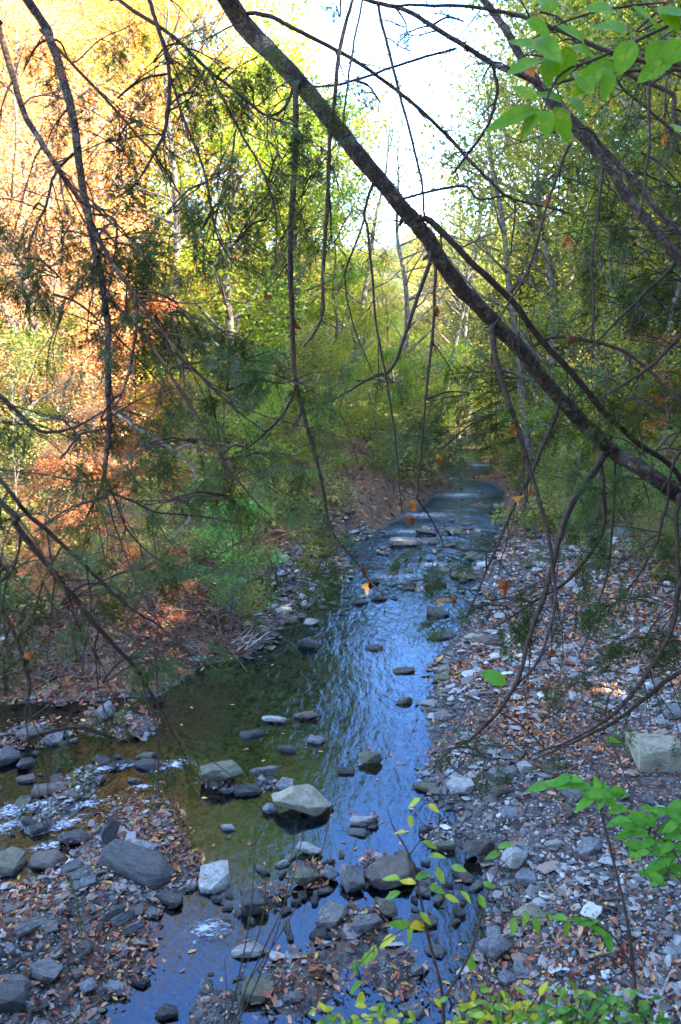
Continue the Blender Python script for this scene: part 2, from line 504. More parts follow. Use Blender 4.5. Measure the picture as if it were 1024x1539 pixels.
obj('ground', gm, m, kind='structure')

# ------------------------------------------------------------------ water sheet
wx, wy = np.meshgrid(np.linspace(-14, 14, 60), np.concatenate([np.linspace(1.0, 12, 50), np.linspace(12.5, 46, 40)]))
wx = wx + np.interp(wy, CLY, CLX) * 0.8
nyw, nxw = wx.shape
ii, jj = np.meshgrid(np.arange(nyw - 1), np.arange(nxw - 1), indexing='ij')
Q = np.stack([ii * nxw + jj, ii * nxw + jj + 1, (ii + 1) * nxw + jj + 1, (ii + 1) * nxw + jj], -1).reshape(-1, 4)
wm = mesh_np('water', np.stack([wx, wy, np.zeros_like(wx)], -1).reshape(-1, 3), [Q], True)
m, t = mat('creek water')
N = NT(t)
geo = N.n('ShaderNodeNewGeometry')
mp = N.n('ShaderNodeMapping')
mp.inputs['Scale'].default_value = (1.25, 0.45, 1.0)
mp.inputs['Rotation'].default_value = (0, 0, R(12))
N.l(geo.outputs['Position'], mp.inputs['Vector'])
a = N.noise(mp.outputs[0], 3.2, 4, 0.55, 0.7)
b = N.noise(mp.outputs[0], 14, 4, 0.55, 0.4)
big = N.noise(geo.outputs['Position'], 0.55, 2, 0.5)
amp = N.ramp(big.outputs[0], [(0.35, (0.35,) * 3), (0.65, (1.0,) * 3)])
sy = N.n('ShaderNodeSeparateXYZ')
N.l(geo.outputs['Position'], sy.inputs[0])
farw = N.n('ShaderNodeMapRange')
N.l(sy.outputs[1], farw.inputs[0])
for i, q in zip((1, 2, 3, 4), (5.5, 16, .34, 2.2)): farw.inputs[i].default_value = q
hgt = N.math('MULTIPLY', N.math('MULTIPLY', N.math('ADD', N.math('MULTIPLY', a.outputs[0], 0.6), N.math('MULTIPLY', b.outputs[0], 0.3)), amp), farw.outputs[0])
nrm = N.bump(hgt, 0.6, 0.09)
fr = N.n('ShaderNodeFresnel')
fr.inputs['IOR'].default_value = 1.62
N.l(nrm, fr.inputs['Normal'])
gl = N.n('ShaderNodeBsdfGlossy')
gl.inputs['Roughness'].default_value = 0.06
gl.inputs['Color'].default_value = (.4, .64, 1.0, 1)  # blue put into the reflection colour to deepen the mirrored sky
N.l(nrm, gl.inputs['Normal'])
tr = N.n('ShaderNodeBsdfTransparent')
tr.inputs['Color'].default_value = (0.52, 0.48, 0.38, 1)
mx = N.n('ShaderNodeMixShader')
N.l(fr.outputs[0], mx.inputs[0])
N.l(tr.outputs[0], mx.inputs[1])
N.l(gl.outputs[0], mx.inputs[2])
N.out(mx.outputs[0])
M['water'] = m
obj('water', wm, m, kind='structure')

# white water of the little riffles: thin humps of froth, streaked along the flow
fm = MB()
FUV = []
def foam_patch(px, py, lx, ly, ang):
    c = at_z(px, py, 0.0)
    ca, sa = math.cos(ang), math.sin(ang)
    a, b = np.meshgrid(np.linspace(-1, 1, 40), np.linspace(-1, 1, 22), indexing='ij')
    x = c[0] + lx * a * ca - ly * b * sa
    y = c[1] + lx * a * sa + ly * b * ca
    r = np.clip(1 - np.sqrt(a ** 2 + b ** 2), 0, 1)
    z = .003 + r ** .5 * (.012 + .02 * np.abs(fbm(x * 14, y * 14, 61, 3)) + .012 * vnoise(x * 60, y * 60, 62))
    i, j = np.meshgrid(np.arange(39), np.arange(21), indexing='ij')
    Q = np.stack([i * 22 + j, (i + 1) * 22 + j, (i + 1) * 22 + j + 1, i * 22 + j + 1], -1).reshape(-1, 4)
    fm.add(np.stack([x, y, z], -1).reshape(-1, 3), None, Q)
    FUV.append(np.stack([a * .5 + .5, b * .5 + .5], -1).reshape(-1, 2))
for args in [(150, 1160, .2, .07, .25), (185, 1154, .16, .06, .2), (262, 1152, .2, .12, .6), (215, 1185, .16, .05, .3), (20, 1220, .22, .16, .55), (10, 1245, .2, .1, .55), (72, 1275, .14, .08, .5),
             (66, 1210, .2, .09, .5), (95, 1205, .15, .05, .4), (640, 775, .9, .5, .2), (690, 745, .9, .6, .3), (600, 868, .5, .25, .1), (650, 850, .4, .25, .1), (315, 1400, .14, .1, .2), (130, 1212, .2, .08, .5), (100, 1240, .2, .1, .6), (620, 800, .7, .35, 0), (660, 720, 1.0, .6, .4), (720, 700, 1.2, .6, .2)]:
    foam_patch(*args)
m, t = mat('white water')
N = NT(t)
uv = N.n('ShaderNodeUVMap')
vd = N.n('ShaderNodeVectorMath', operation='DISTANCE')
N.l(uv.outputs[0], vd.inputs[0])
vd.inputs[1].default_value = (.5, .5, 0)
ge = N.n('ShaderNodeNewGeometry')
mp = N.n('ShaderNodeMapping')
mp.inputs['Rotation'].default_value = (0, 0, R(-30))
mp.inputs['Scale'].default_value = (22, 48, 20)
N.l(ge.outputs['Position'], mp.inputs['Vector'])
nz = N.noise(mp.outputs[0], 1.0, 5, .7, .6)
f = N.math('SUBTRACT', nz.outputs[0], N.math('MULTIPLY', vd.outputs['Value'], .42))
al = N.ramp(f, [(.37, (0, 0, 0)), (.55, (.8,) * 3)])
b = N.bsdf((0.55, 0.58, 0.62), 0.35, N.bump(nz.outputs[0], .6, .02))
tr = N.n('ShaderNodeBsdfTransparent')
mx = N.n('ShaderNodeMixShader')
N.l(al, mx.inputs[0])
N.l(tr.outputs[0], mx.inputs[1])
N.l(b.outputs[0], mx.inputs[2])
N.out(mx.outputs[0])
fme = fm.mesh('foam', True)
FUV = np.concatenate(FUV)
ul = fme.uv_layers.new(name='UVMap')
vi = np.empty(len(fme.loops), np.int32)
fme.loops.foreach_get('vertex_index', vi)
ul.data.foreach_set('uv', FUV[vi].astype(np.float32).ravel())
obj('foam', fme, m, kind='stuff', label='white water foaming over the low riffles of the creek')
# ------------------------------------------------------------------ stones
def rock_mesh(name, kind, seed, bev=0.022):
    r = random.Random(seed)
    if kind == 'slab':   n, thick, pw = 10, .26, .7
    elif kind == 'plate': n, thick, pw = 11, .15, .5
    elif kind == 'block': n, thick, pw = 10, .44, .6
    else: n, thick, pw = 22, .58, .8
    bm = bmesh.new()
    if kind == 'boulder':
        for _ in range(n):
            th, z = r.uniform(0, 6.283), r.uniform(-1, 1)
            q = math.sqrt(1 - z * z)
            k = r.uniform(.84, 1.1)
            bm.verts.new((.5 * q * math.cos(th) * k, .5 * q * math.sin(th) * k, .5 * thick * z * k))
    else:
        tilt = r.uniform(-.12, .12)
        for lv in (-.5, r.uniform(-.1, .15), .5):
            ph = r.uniform(0, 1)
            sh = 1.0 if abs(lv) < .4 else r.uniform(.8, .97)
            m_ = max(5, n // 2)
            for i in range(m_):
                a = 6.283 * (i + ph + r.uniform(-.35, .35)) / m_
                k = sh * r.uniform(.72, 1.12)
                c, s_ = math.cos(a), math.sin(a)
                bm.verts.new((.5 * k * math.copysign(abs(c) ** pw, c), .5 * k * math.copysign(abs(s_) ** pw, s_),
                              thick * (lv + r.uniform(-.1, .1) + tilt * c)))
    ret = bmesh.ops.convex_hull(bm, input=bm.verts)
    bmesh.ops.delete(bm, geom=list({e for e in ret['geom_interior'] + ret['geom_unused'] if isinstance(e, bmesh.types.BMVert)}), context='VERTS')
    bmesh.ops.dissolve_limit(bm, angle_limit=R(11), verts=bm.verts, edges=bm.edges)
    bmesh.ops.bevel(bm, geom=bm.edges[:], offset=bev * (1.6 if kind == 'boulder' else (1.0 if kind != 'plate' else .5)), segments=2, profile=.6, affect='EDGES', clamp_overlap=True)
    bmesh.ops.triangulate(bm, faces=bm.faces[:])
    for _ in range(2):
        es = [e for e in bm.edges if e.calc_length() > .13]
        if not es: break
        bmesh.ops.subdivide_edges(bm, edges=es, cuts=1)
        bmesh.ops.triangulate(bm, faces=[f for f in bm.faces if len(f.verts) > 3])
    bm.normal_update()
    for v in bm.verts:
        p = np.array([v.co.x * 7 + seed, v.co.y * 7 + v.co.z * 9])
        k = float(fbm(p[0:1], p[1:2], seed, 3)[0])
        v.co += v.normal * k * (.026 if kind != 'boulder' else .036)
    me = bpy.data.meshes.new(name)
    bm.to_mesh(me)
    bm.free()
    for p in me.polygons: p.use_smooth = True
    me.set_sharp_from_angle(angle=R(32))
    return me

THICK = dict(slab=.26, plate=.15, block=.44, boulder=.58)
VAR = {k: [rock_mesh('stone', k, 40 + 7 * i + len(k)) for i in range(6)] for k in THICK}
nvar = {k: 0 for k in THICK}
for k in VAR:
    for me in VAR[k]: me.materials.append(M['grey'])
ROCKXY = []

def stone(px, py, w, h, kind, color, label, name='river_stone', cat='stone', yaw=None, group=None, lift=0.0, tilt=None, asp=None, mesh=None):
    g = on_ground(px, py)
    D = float((g - CAM) @ FWD)
    W = w / F * D
    Hh = h / F * D
    hd = math.hypot(g[0], g[1])
    a = math.atan2(H - g[2], hd)
    k = THICK[kind]
    dep = Hh / (math.sin(a) + k * math.cos(a) * .8)
    dep = min(max(dep, .45 * W), 1.5 * W)
    if asp: dep = asp * W
    th = max(.03, k * (W + dep) / 2 * (1.0 if kind != 'plate' else 1.1))
    th = min(th, .9 * Hh / math.cos(a)) if kind != 'plate' else th
    me = mesh or VAR[kind][nvar[kind] % 6]
    nvar[kind] += 1
    base = max(0.0, h1(g[0], g[1]))
    wet = h1(g[0], g[1]) < 0
    z = base + th * (.18 if wet else .28) + lift
    o = obj(name, me, M[color], None, label=label, category=cat)
    o.location = (g[0], g[1], z)
    yw = yaw if yaw is not None else rng.uniform(-.35, .35)
    o.rotation_euler = (rng.normal(0, .07), rng.normal(0, .07), R(yaw) if yaw is not None else yw)
    if tilt: o.rotation_euler = (R(tilt[0]), R(tilt[1]), o.rotation_euler[2])
    o.scale = (W, dep, th / k)
    if group: o['group'] = group
    ROCKXY.append((g[0], g[1], W * .5))
    return o

HERO = [
 # px, py, w, h, kind, colour, label, extra
 (458, 1216, 92, 50, 'boulder', 'tan', 'large pale tan boulder with a cracked face standing in the open creek', dict(name='boulder', cat='boulder', yaw=-6, lift=.03)),
 (322, 1324, 62, 84, 'slab', 'pale', 'tall pale flat-topped slab at the head of the lower pool', dict(name='stone_slab', cat='rock slab', yaw=12, tilt=(8, -4), asp=1.25)),
 (208, 1304, 128, 54, 'slab', 'dark', 'long dark slab lying across the leafy gravel tongue', dict(name='stone_slab', cat='rock slab', yaw=-24, tilt=(4, 10), asp=.5)),
 (988, 1148, 104, 50, 'block', 'tan', 'big flat-topped block with olive sides on the right gravel bar', dict(name='boulder', cat='boulder', yaw=-8, lift=.04)),
 (587, 1320, 86, 46, 'slab', 'brown', 'wide dark purple-grey slab in the middle of the rock dam', dict(name='stone_slab', cat='rock slab', yaw=8, lift=.03)),
 (719, 1285, 58, 36, 'boulder', 'brown', 'rounded brown boulder at the right end of the rock dam', dict(name='boulder', cat='boulder', yaw=15, lift=.02)),
 (330, 1167, 74, 30, 'slab', 'moss', 'flat olive rock with leaves behind it at the edge of the riffle', dict(yaw=4, lift=.03)),
 (398, 1165, 52, 15, 'slab', 'grey', 'thin dark grey slab pointing up from the shallows behind the tan boulder', dict(yaw=22, asp=.35, lift=.02)),
 (370, 1190, 48, 18, 'plate', 'dark', 'low black plate stacked beside the olive rock', dict(lift=.01)),
 (346, 1190, 24, 12, 'boulder', 'grey', 'small round grey stone under the olive rock', {}),
 (430, 1181, 34, 22, 'slab', 'blue', 'bluish slab just behind the tan boulder', {}),
 (406, 1218, 26, 28, 'boulder', 'blue', 'wet blue-grey cobble touching the left side of the tan boulder', {}),
 (448, 1190, 42, 11, 'plate', 'grey', 'narrow grey plate behind the top of the tan boulder', {}),
 (343, 1246, 26, 12, 'boulder', 'pale', 'single white cobble alone in the brown shallow pool', {}),
 (541, 1236, 42, 18, 'slab', 'pale', 'bright white oblong stone to the right of the tan boulder', {}),
 (538, 1252, 34, 14, 'slab', 'grey', 'grey slab half under water below the white oblong stone', {}),
 (465, 1282, 42, 11, 'plate', 'pale', 'thin white bar of stone in the water below the tan boulder', dict(lift=.02)),
 (460, 1326, 46, 34, 'boulder', 'moss', 'olive-brown boulder in the left half of the rock dam', dict(lift=.02)),
 (496, 1322, 26, 28, 'boulder', 'blue', 'pale blue cobble next to the olive-brown boulder of the dam', dict(lift=.03)),
 (530, 1330, 38, 46, 'block', 'grey', 'angular grey wedge leaning on the wide purple-grey slab', dict(tilt=(20, 25), lift=.03)),
 (501, 1384, 46, 42, 'block', 'grey', 'angular grey rock with a pale face under the rock dam', dict(tilt=(12, -18))),
 (582, 1370, 36, 32, 'block', 'moss', 'small olive block below the wide purple-grey slab', dict(tilt=(10, 12))),
 (556, 1372, 22, 20, 'boulder', 'brown', 'round brown cobble below the wide purple-grey slab', {}),
 (480, 1406, 32, 20, 'slab', 'dark', 'dark slab beside the angular grey rock', {}),
 (371, 1431, 58, 26, 'slab', 'pale', 'pale grey slab sloping into the lower pool', dict(yaw=10)),
 (380, 1362, 50, 44, 'block', 'dark', 'dark drowned block behind the thin brown stalks', {}),
 (425, 1300, 24, 16, 'boulder', 'pale', 'little white stone at the left foot of the rock dam', {}),
 (258, 1356, 48, 24, 'slab', 'dark', 'dark leaf-topped slab below the long dark slab', dict(lift=.02)),
 (231, 1374, 40, 15, 'slab', 'blue', 'bluish oblong stone at the top of the brown lower pool', {}),
 (288, 1333, 19, 20, 'block', 'pale', 'small white stone leaning against the tall pale slab', {}),
 (166, 1264, 30, 54, 'plate', 'dark', 'dark plate standing on edge beside the long dark slab', dict(tilt=(40, 50), lift=.06)),
 (211, 1283, 52, 22, 'plate', 'blue', 'grey-blue plate lying on top of the leafy gravel tongue', dict(yaw=-20, lift=.03)),
 (245, 1227, 26, 14, 'slab', 'pale', 'pale stone at the upper tip of the leafy gravel tongue', {}),
 (70, 1298, 54, 28, 'slab', 'brown', 'wet brown slab between the white water and the left gravel bar', dict(lift=.02)),
 (14, 1300, 54, 44, 'slab', 'moss', 'broad olive slab washed by the white water at the left edge', dict(lift=.01)),
 (110, 1264, 50, 26, 'slab', 'dark', 'black stone carrying a heap of orange leaves in the riffle', dict(lift=.02)),
 (76, 1190, 60, 16, 'plate', 'brown', 'flat rusty plate with wet leaves above the white water', dict(lift=.02)),
 (40, 1172, 34, 18, 'slab', 'brown', 'small brown slab above the rusty plate', {}),
 (42, 1238, 26, 20, 'boulder', 'dark', 'round black cobble splashed by the white water', {}),
 (58, 1246, 30, 12, 'plate', 'dark', 'black plate between two splashes of white water', {}),
 (72, 1468, 60, 28, 'slab', 'grey', 'pale grey oval slab with one leaf on the left gravel bar', dict(lift=.02)),
 (134, 1492, 30, 32, 'boulder', 'blue', 'smooth blue-grey cobble at the lower edge of the left gravel bar', dict(lift=.02)),
 (173, 1491, 46, 20, 'slab', 'blue', 'blue-grey slab beside the smooth cobble of the left gravel bar', dict(lift=.02)),
 (208, 1477, 44, 14, 'plate', 'dark', 'dark plate dipping into the brown lower pool', dict(yaw=-20)),
 (252, 1524, 38, 30, 'boulder', 'dark', 'dark wet boulder at the bottom of the brown lower pool', {}),
 (18, 1512, 56, 46, 'block', 'dark', 'dark grey block in the lower left corner of the gravel bar', dict(lift=.03)),
 (20, 1477, 50, 20, 'slab', 'grey', 'grey slab just above the dark corner block', {}),
 (82, 1440, 20, 16, 'block', 'pale', 'small pale stone above the oval slab', {}),
 (165, 1430, 26, 24, 'boulder', 'grey', 'round grey cobble by the leaning plates', {}),
 (185, 1392, 16, 40, 'plate', 'grey', 'shale plate on edge, tallest of the fan above the lower pool', dict(tilt=(15, 58), yaw=-40, asp=2.4, lift=.04)),
 (200, 1404, 14, 40, 'plate', 'blue', 'shale plate on edge, outermost of the fan towards the lower pool', dict(tilt=(15, 58), yaw=-40, asp=2.4, lift=.03)),
 (172, 1385, 16, 34, 'plate', 'dark', 'shale plate on edge, darkest of the fan above the lower pool', dict(tilt=(10, 55), yaw=-45, asp=2.2, lift=.04)),
 (108, 1312, 36, 12, 'plate', 'grey', 'tilted shale plate, uppermost at the top of the left gravel bar', dict(tilt=(30, -10), yaw=28, lift=.03)),
 (120, 1324, 34, 12, 'plate', 'grey', 'tilted shale plate, middle one at the top of the left gravel bar', dict(tilt=(30, -10), yaw=25, lift=.03)),
 (134, 1334, 30, 12, 'plate', 'blue', 'tilted shale plate, lowest one at the top of the left gravel bar', dict(tilt=(30, -10), yaw=25, lift=.03)),
 (46, 1402, 48, 12, 'plate', 'grey', 'long thin shale plate half buried in the left gravel bar', dict(tilt=(25, 0), yaw=40, lift=.03)),
 (388, 1496, 52, 42, 'block', 'moss', 'olive block behind the stalks at the bottom of the picture', {}),
 (310, 1488, 26, 34, 'block', 'grey', 'upright grey stone in the lower pool beside the thin stalks', dict(tilt=(0, 20))),
 (478, 1464, 36, 18, 'slab', 'moss', 'thin olive slab sloping down below the angular grey rock', dict(yaw=35)),
 (440, 1500, 34, 22, 'slab', 'grey', 'grey slab among wet leaves under the olive slab', {}),
 (556, 1146, 42, 30, 'boulder', 'moss', 'olive cobble standing alone in the blue water', dict(lift=.02)),
 (520, 1160, 30, 12, 'plate', 'dark', 'dark plate in the blue water left of the olive cobble', {}),
 (640, 1185, 46, 17, 'slab', 'moss', 'greenish slab at the water edge left of the pale slab', {}),
 (693, 1187, 52, 24, 'slab', 'pale', 'pale grey slab at the water edge of the right gravel bar', dict(yaw=10, lift=.02)),
 (757, 1173, 58, 24, 'slab', 'grey', 'mauve-grey slab on the right gravel bar beside the pale slab', dict(lift=.03)),
 (755, 1192, 38, 16, 'slab', 'brown', 'brownish stone tucked under the mauve-grey slab', dict(lift=.02)),
 (788, 1160, 28, 20, 'block', 'pale', 'small white block behind the mauve-grey slab', dict(lift=.02)),
 (772, 1306, 42, 42, 'boulder', 'pale', 'white cobble heaped on layered stones beside the brown boulder', dict(lift=.05)),
 (792, 1322, 36, 28, 'slab', 'blue', 'layered blue stone under the white cobble', dict(lift=.01)),
 (833, 1272, 34, 13, 'slab', 'pale', 'flat white pebble lying by itself on the right gravel bar', dict(lift=.01)),
 (642, 1250, 28, 16, 'boulder', 'dark', 'black cobble in the channel right of the white oblong stone', {}),
 (668, 1272, 40, 15, 'slab', 'moss', 'olive slab in the channel next to the brown boulder', {}),
 (745, 1438, 62, 42, 'boulder', 'blue', 'largest blue-grey boulder on the right side of the narrow channel', dict(lift=.03)),
 (762, 1479, 28, 34, 'boulder', 'blue', 'blue cobble with a white streak below the largest blue-grey boulder', dict(lift=.02)),
 (786, 1462, 36, 26, 'slab', 'blue', 'blue slab to the right of the streaked cobble', dict(lift=.01)),
 (800, 1390, 54, 40, 'boulder', 'tan', 'tan boulder behind the leafy side twig on the right gravel bar', dict(lift=.03)),
 (742, 1411, 30, 36, 'slab', 'blue', 'blue-grey stone above the largest blue-grey boulder', dict(lift=.01)),
 (627, 1460, 22, 32, 'boulder', 'blue', 'egg-shaped blue stone left of the narrow channel', {}),
 (655, 1430, 34, 22, 'slab', 'grey', 'grey slab above the egg-shaped blue stone', {}),
 (620, 1520, 46, 22, 'slab', 'blue', 'blue slab behind the leaves at the bottom of the narrow channel', {}),
 (980, 1343, 26, 13, 'boulder', 'tan', 'tan pebble out on the open gravel below the maple seedling', {}),
 (410, 1084, 42, 11, 'plate', 'pale', 'pale flat stone in the middle of the brown pool', dict(lift=.02)),
 (458, 1078, 40, 14, 'slab', 'brown', 'brown slab right of the pale flat stone of the pool', dict(lift=.01)),
 (380, 1105, 44, 9, 'plate', 'dark', 'dark flat stone lowest on the left in the brown pool', dict(lift=.01)),
 (432, 1128, 34, 12, 'slab', 'dark', 'dark slab with a tiny leaf below the brown slab of the pool', dict(lift=.01)),
 (475, 1114, 30, 14, 'plate', 'blue', 'light blue plate in the pool where the water turns blue', dict(lift=.01)),
 (297, 995, 34, 9, 'plate', 'pale', 'white plate lying at the foot of the left bank', dict(lift=.03)),
 (464, 972, 38, 18, 'boulder', 'dark', 'dark leaf-covered lump of rock in the upper pool', dict(lift=.02)),
 (46, 1112, 44, 28, 'boulder', 'brown', 'brown boulder under orange leaves beneath the drooping twigs', dict(lift=.02)),
 (82, 1113, 36, 22, 'slab', 'grey', 'grey slab with leaves beside the brown boulder', {}),
 (160, 1080, 26, 40, 'block', 'grey', 'upright pale-sided stump of rock in the back of the left pool', dict(tilt=(0, -25), lift=.05)),
 (12, 1142, 44, 42, 'boulder', 'dark', 'dark rounded rock at the left edge above the riffle', {}),
 (224, 1152, 54, 18, 'slab', 'dark', 'dark slab splitting the riffle into two white tongues', {}),
 (571, 901, 26, 13, 'boulder', 'dark', 'dark cobble in the upper pool under the tip of the longest hanging twig', {}),
 (562, 975, 28, 11, 'slab', 'dark', 'small black slab in the centre of the upper pool', {}),
 (608, 1009, 36, 10, 'plate', 'brown', 'brown plate in the blue water of the upper pool', {}),
 (607, 1056, 32, 13, 'boulder', 'moss', 'olive stone nearest the right gravel bar in the blue water', {}),
 (640, 938, 18, 10, 'boulder', 'dark', 'tiny dark stone between the upper pool and the gravel point', {}),
 (640, 800, 36, 8, 'plate', 'dark', 'dark ledge stone across the upper stream, higher one of two', {}),
 (606, 818, 56, 13, 'plate', 'grey', 'grey ledge slab lying across the upper stream above the hanging orange leaf', dict(lift=.04)),
 (646, 816, 34, 9, 'plate', 'dark', 'dark ledge stone across the upper stream, lower one of two', {}),
 (655, 880, 40, 12, 'slab', 'dark', 'dark slab in the stream where the orange leaves hang', {}),
 (665, 958, 50, 10, 'plate', 'dark', 'dark plate at the point of the right gravel bar', {}),
 (712, 966, 32, 20, 'boulder', 'tan', 'tan boulder on the point of the right gravel bar', dict(lift=.02)),
 (735, 968, 40, 24, 'slab', 'brown', 'brown slab behind the tan boulder of the gravel point', dict(lift=.02)),
 (664, 1022, 32, 18, 'slab', 'moss', 'olive stone in a dark nest of pebbles on the water edge', dict(lift=.01)),
 (670, 1078, 40, 14, 'slab', 'grey', 'grey slab on the water edge under the bright fallen green leaf', {}),
 (706, 1112, 42, 14, 'plate', 'pale', 'white plate on the right gravel bar above the curved twig', dict(lift=.02)),
 (420, 925, 20, 16, 'block', 'pale', 'small bright block on the stony spit of the left bank', dict(lift=.02)),
 (437, 933, 32, 11, 'slab', 'moss', 'olive slab on the stony spit of the left bank', {}),
 (468, 936, 22, 11, 'plate', 'pale', 'white plate at the tip of the stony spit of the left bank', {}),
 (372, 946, 20, 22, 'boulder', 'grey', 'grey cobble under the bright green bush', dict(lift=.02)),
 (935, 805, 30, 14, 'slab', 'grey', 'lone grey slab on the shaded slope beyond the right gravel bar', dict(lift=.03)),
 (1010, 1075, 40, 24, 'slab', 'grey', 'grey slab behind the big flat-topped block', dict(lift=.02)),
 (900, 1000, 50, 12, 'plate', 'dark', 'dark plate in the middle of the right gravel bar under hemlock sprays', {}),
]
for x, y, w, h, k, c, lab, ex in HERO:
    ex = dict(ex)
    if 'yaw' not in ex: ex['yaw'] = float(rng.uniform(-25, 25))
    stone(x, y, w, h, k, c, lab, **ex)

# medium stones, individually placed, alike within each family
MED = [
 ('right', 36, 'small grey shale stone among the pebbles of the right gravel bar', 'grey stones of the right gravel bar'),
 ('left', 28, 'small shale stone among the leaves of the left gravel bar', 'small stones of the left gravel bar'),
 ('dam', 44, 'small wet stone wedged into the rock dam across the lower creek', 'small stones of the rock dam'),
 ('riffle', 24, 'small wet stone in the riffle under the drooping twigs', 'small stones of the riffle'),
 ('up', 42, 'dark stone in or beside the rushing upper stream', 'stones of the upper stream'),
 ('spit', 16, 'small stone of the stony spit below the left bank', 'stones of the left spit'),
]
ZONES = dict(right=[(700, 900), (1000, 980), (1010, 1250), (980, 1420), (800, 1350), (720, 1230), (660, 1100), (690, 980)],
             left=[(10, 1370), (150, 1330), (200, 1380), (190, 1450), (120, 1525), (10, 1530)],
             dam=[(310, 1330), (420, 1290), (640, 1280), (720, 1330), (690, 1400), (520, 1420), (330, 1400)],
             riffle=[(0, 1110), (150, 1100), (330, 1090), (310, 1140), (120, 1240), (0, 1290)],
             up=[(540, 860), (660, 700), (740, 670), (770, 740), (740, 850), (690, 930), (600, 920)],
             spit=[(390, 975), (430, 925), (520, 880), (560, 900), (480, 945), (420, 960)])
def in_poly(px, py, poly):
    c = False
    for i in range(len(poly)):
        (x0, y0), (x1, y1) = poly[i], poly[i - 1]
        if (y0 > py) != (y1 > py) and px < (x1 - x0) * (py - y0) / (y1 - y0) + x0: c = not c
    return c
for zone, cnt, lab, grp in MED:
    poly = ZONES[zone]
    bx = [min(p[0] for p in poly), max(p[0] for p in poly), min(p[1] for p in poly), max(p[1] for p in poly)]
    done = tries = 0
    while done < cnt and tries < 4000:
        tries += 1
        px, py = rng.uniform(bx[0], bx[1]), rng.uniform(bx[2], bx[3])
        if not in_poly(px, py, poly): continue
        g = on_ground(px, py)
        D = float((g - CAM) @ FWD)
        size = rng.choice([.07, .1, .14, .18, .24], p=[.32, .3, .2, .12, .06]) * (1.5 if zone == 'up' else 1)
        if any((g[0] - a) ** 2 + (g[1] - b) ** 2 < (c * (.6 if zone in ('dam', 'left', 'riffle') else 1) + size * .4) ** 2 for a, b, c in ROCKXY): continue
        w = size * F / D
        kind = rng.choice(['slab', 'plate', 'boulder', 'block'], p=[.44, .42, .06, .08])
        colr = rng.choice({'right': ['grey', 'blue', 'pale', 'brown'], 'left': ['grey', 'blue', 'dark', 'brown'], 'dam': ['dark', 'brown', 'grey', 'moss'],
                           'riffle': ['dark', 'brown', 'moss', 'dark'], 'up': ['dark', 'dark', 'grey', 'moss'], 'spit': ['grey', 'pale', 'dark', 'moss']}[zone])
        stone(px, py, w, w * rng.uniform(.24, .42), kind, str(colr), lab, yaw=float(rng.uniform(0, 180)), group=grp, tilt=(float(rng.normal(0, 8)), float(rng.normal(0, 8))))
        done += 1

# ------------------------------------------------------------------ pebbles and fallen leaves (uncountable)
def pebble_template(seed, flat):
    r = random.Random(seed)
    bm = bmesh.new()
    for _ in range(11):
        th, z = r.uniform(0, 6.283), r.uniform(-1, 1)
        q = math.sqrt(1 - z * z) ** .6
        bm.verts.new((.5 * q * math.cos(th), .38 * q * math.sin(th), .5 * flat * z))
    ret = bmesh.ops.convex_hull(bm, input=bm.verts)
    bmesh.ops.delete(bm, geom=list({e for e in ret['geom_interior'] + ret['geom_unused'] if isinstance(e, bmesh.types.BMVert)}), context='VERTS')
    bmesh.ops.triangulate(bm, faces=bm.faces[:])
    bm.verts.index_update()
    V = np.array([v.co[:] for v in bm.verts])
    T = np.array([[v.index for v in f.verts] for f in bm.faces])
    bm.free()
    return V, T

def scatter(n, x0, x1, y0, y1, fn, pw=1.3):
    """points on the ground, denser near the viewer's end; fn(sd, x, y, z) gives the keep chance."""
    yv = y0 * (y1 / y0) ** rng.uniform(0, 1, n) if pw else rng.uniform(y0, y1, n)
    xv = np.interp(yv, CLY, CLX) + rng.uniform(x0, x1, n) * np.clip(yv / 6, .7, 2.2)
    z = height(xv, yv)
    sd = poly_sd(xv, yv, WP)
    keep = rng.uniform(0, 1, n) < fn(sd, xv, yv, z)
    return np.stack([xv, yv, z], -1)[keep]

pm = MB()
P0 = scatter(92000, -3.4, 4.2, 2.3, 15, lambda sd, x, y, z: np.where((z > -.17) & (z < .5), np.where(sd > -.12, 1.0, .6), 0.0) * np.where((x < np.interp(y, CLY, CLX)) & (y > 6.3) & ((sd > .75) | (x < -1.0)), .06, 1))
for i in range(7):
    V, T = pebble_template(90 + i, rng.uniform(.2, .5))
    p = P0[i::7]
    n = len(p)
    sz = np.exp(rng.normal(math.log(.025), .5, n)).clip(.009, .08) * np.clip(p[:, 1] / 6, .8, 1.8)
    sz = sz * (.6 + 1.1 * np.clip(.5 + 1.2 * fbm(p[:, 0] * .8, p[:, 1] * .8, 144, 3), 0, 1))
    q = p.copy()
    q[:, 2] += sz * .1
    W, TT = tile(V, T, q, rotmats(n, .25), sz)
    pm.add(W, TT)
# flat shale shards lying over one another
P1 = scatter(13000, -3.4, 4.2, 2.3, 13, lambda sd, x, y, z: np.where((z > -.12) & (z < .45), 1.0, 0.0) * np.where((x < np.interp(y, CLY, CLX)) & (y > 6.3) & ((sd > .75) | (x < -1.0)), .1, 1) * (.25 + .75 * (fbm(x * 1.1, y * 1.1, 88, 3) > 0)))
for i in range(5):
    V, T = pebble_template(190 + i, .13)
    p = P1[i::5].copy()
    n = len(p)
    sz = np.exp(rng.normal(math.log(.075), .4, n)).clip(.035, .19) * np.clip(p[:, 1] / 6, .85, 1.6)
    p[:, 2] += sz * .06 + .008
    W, TT = tile(V, T, p, rotmats(n, .2), np.stack([sz, sz * rng.uniform(.5, 1.1, n), sz * rng.uniform(.7, 1.3, n)], -1))
    pm.add(W, TT)
m, t = mat('creek pebbles')
N = NT(t)
geo = N.n('ShaderNodeNewGeometry')
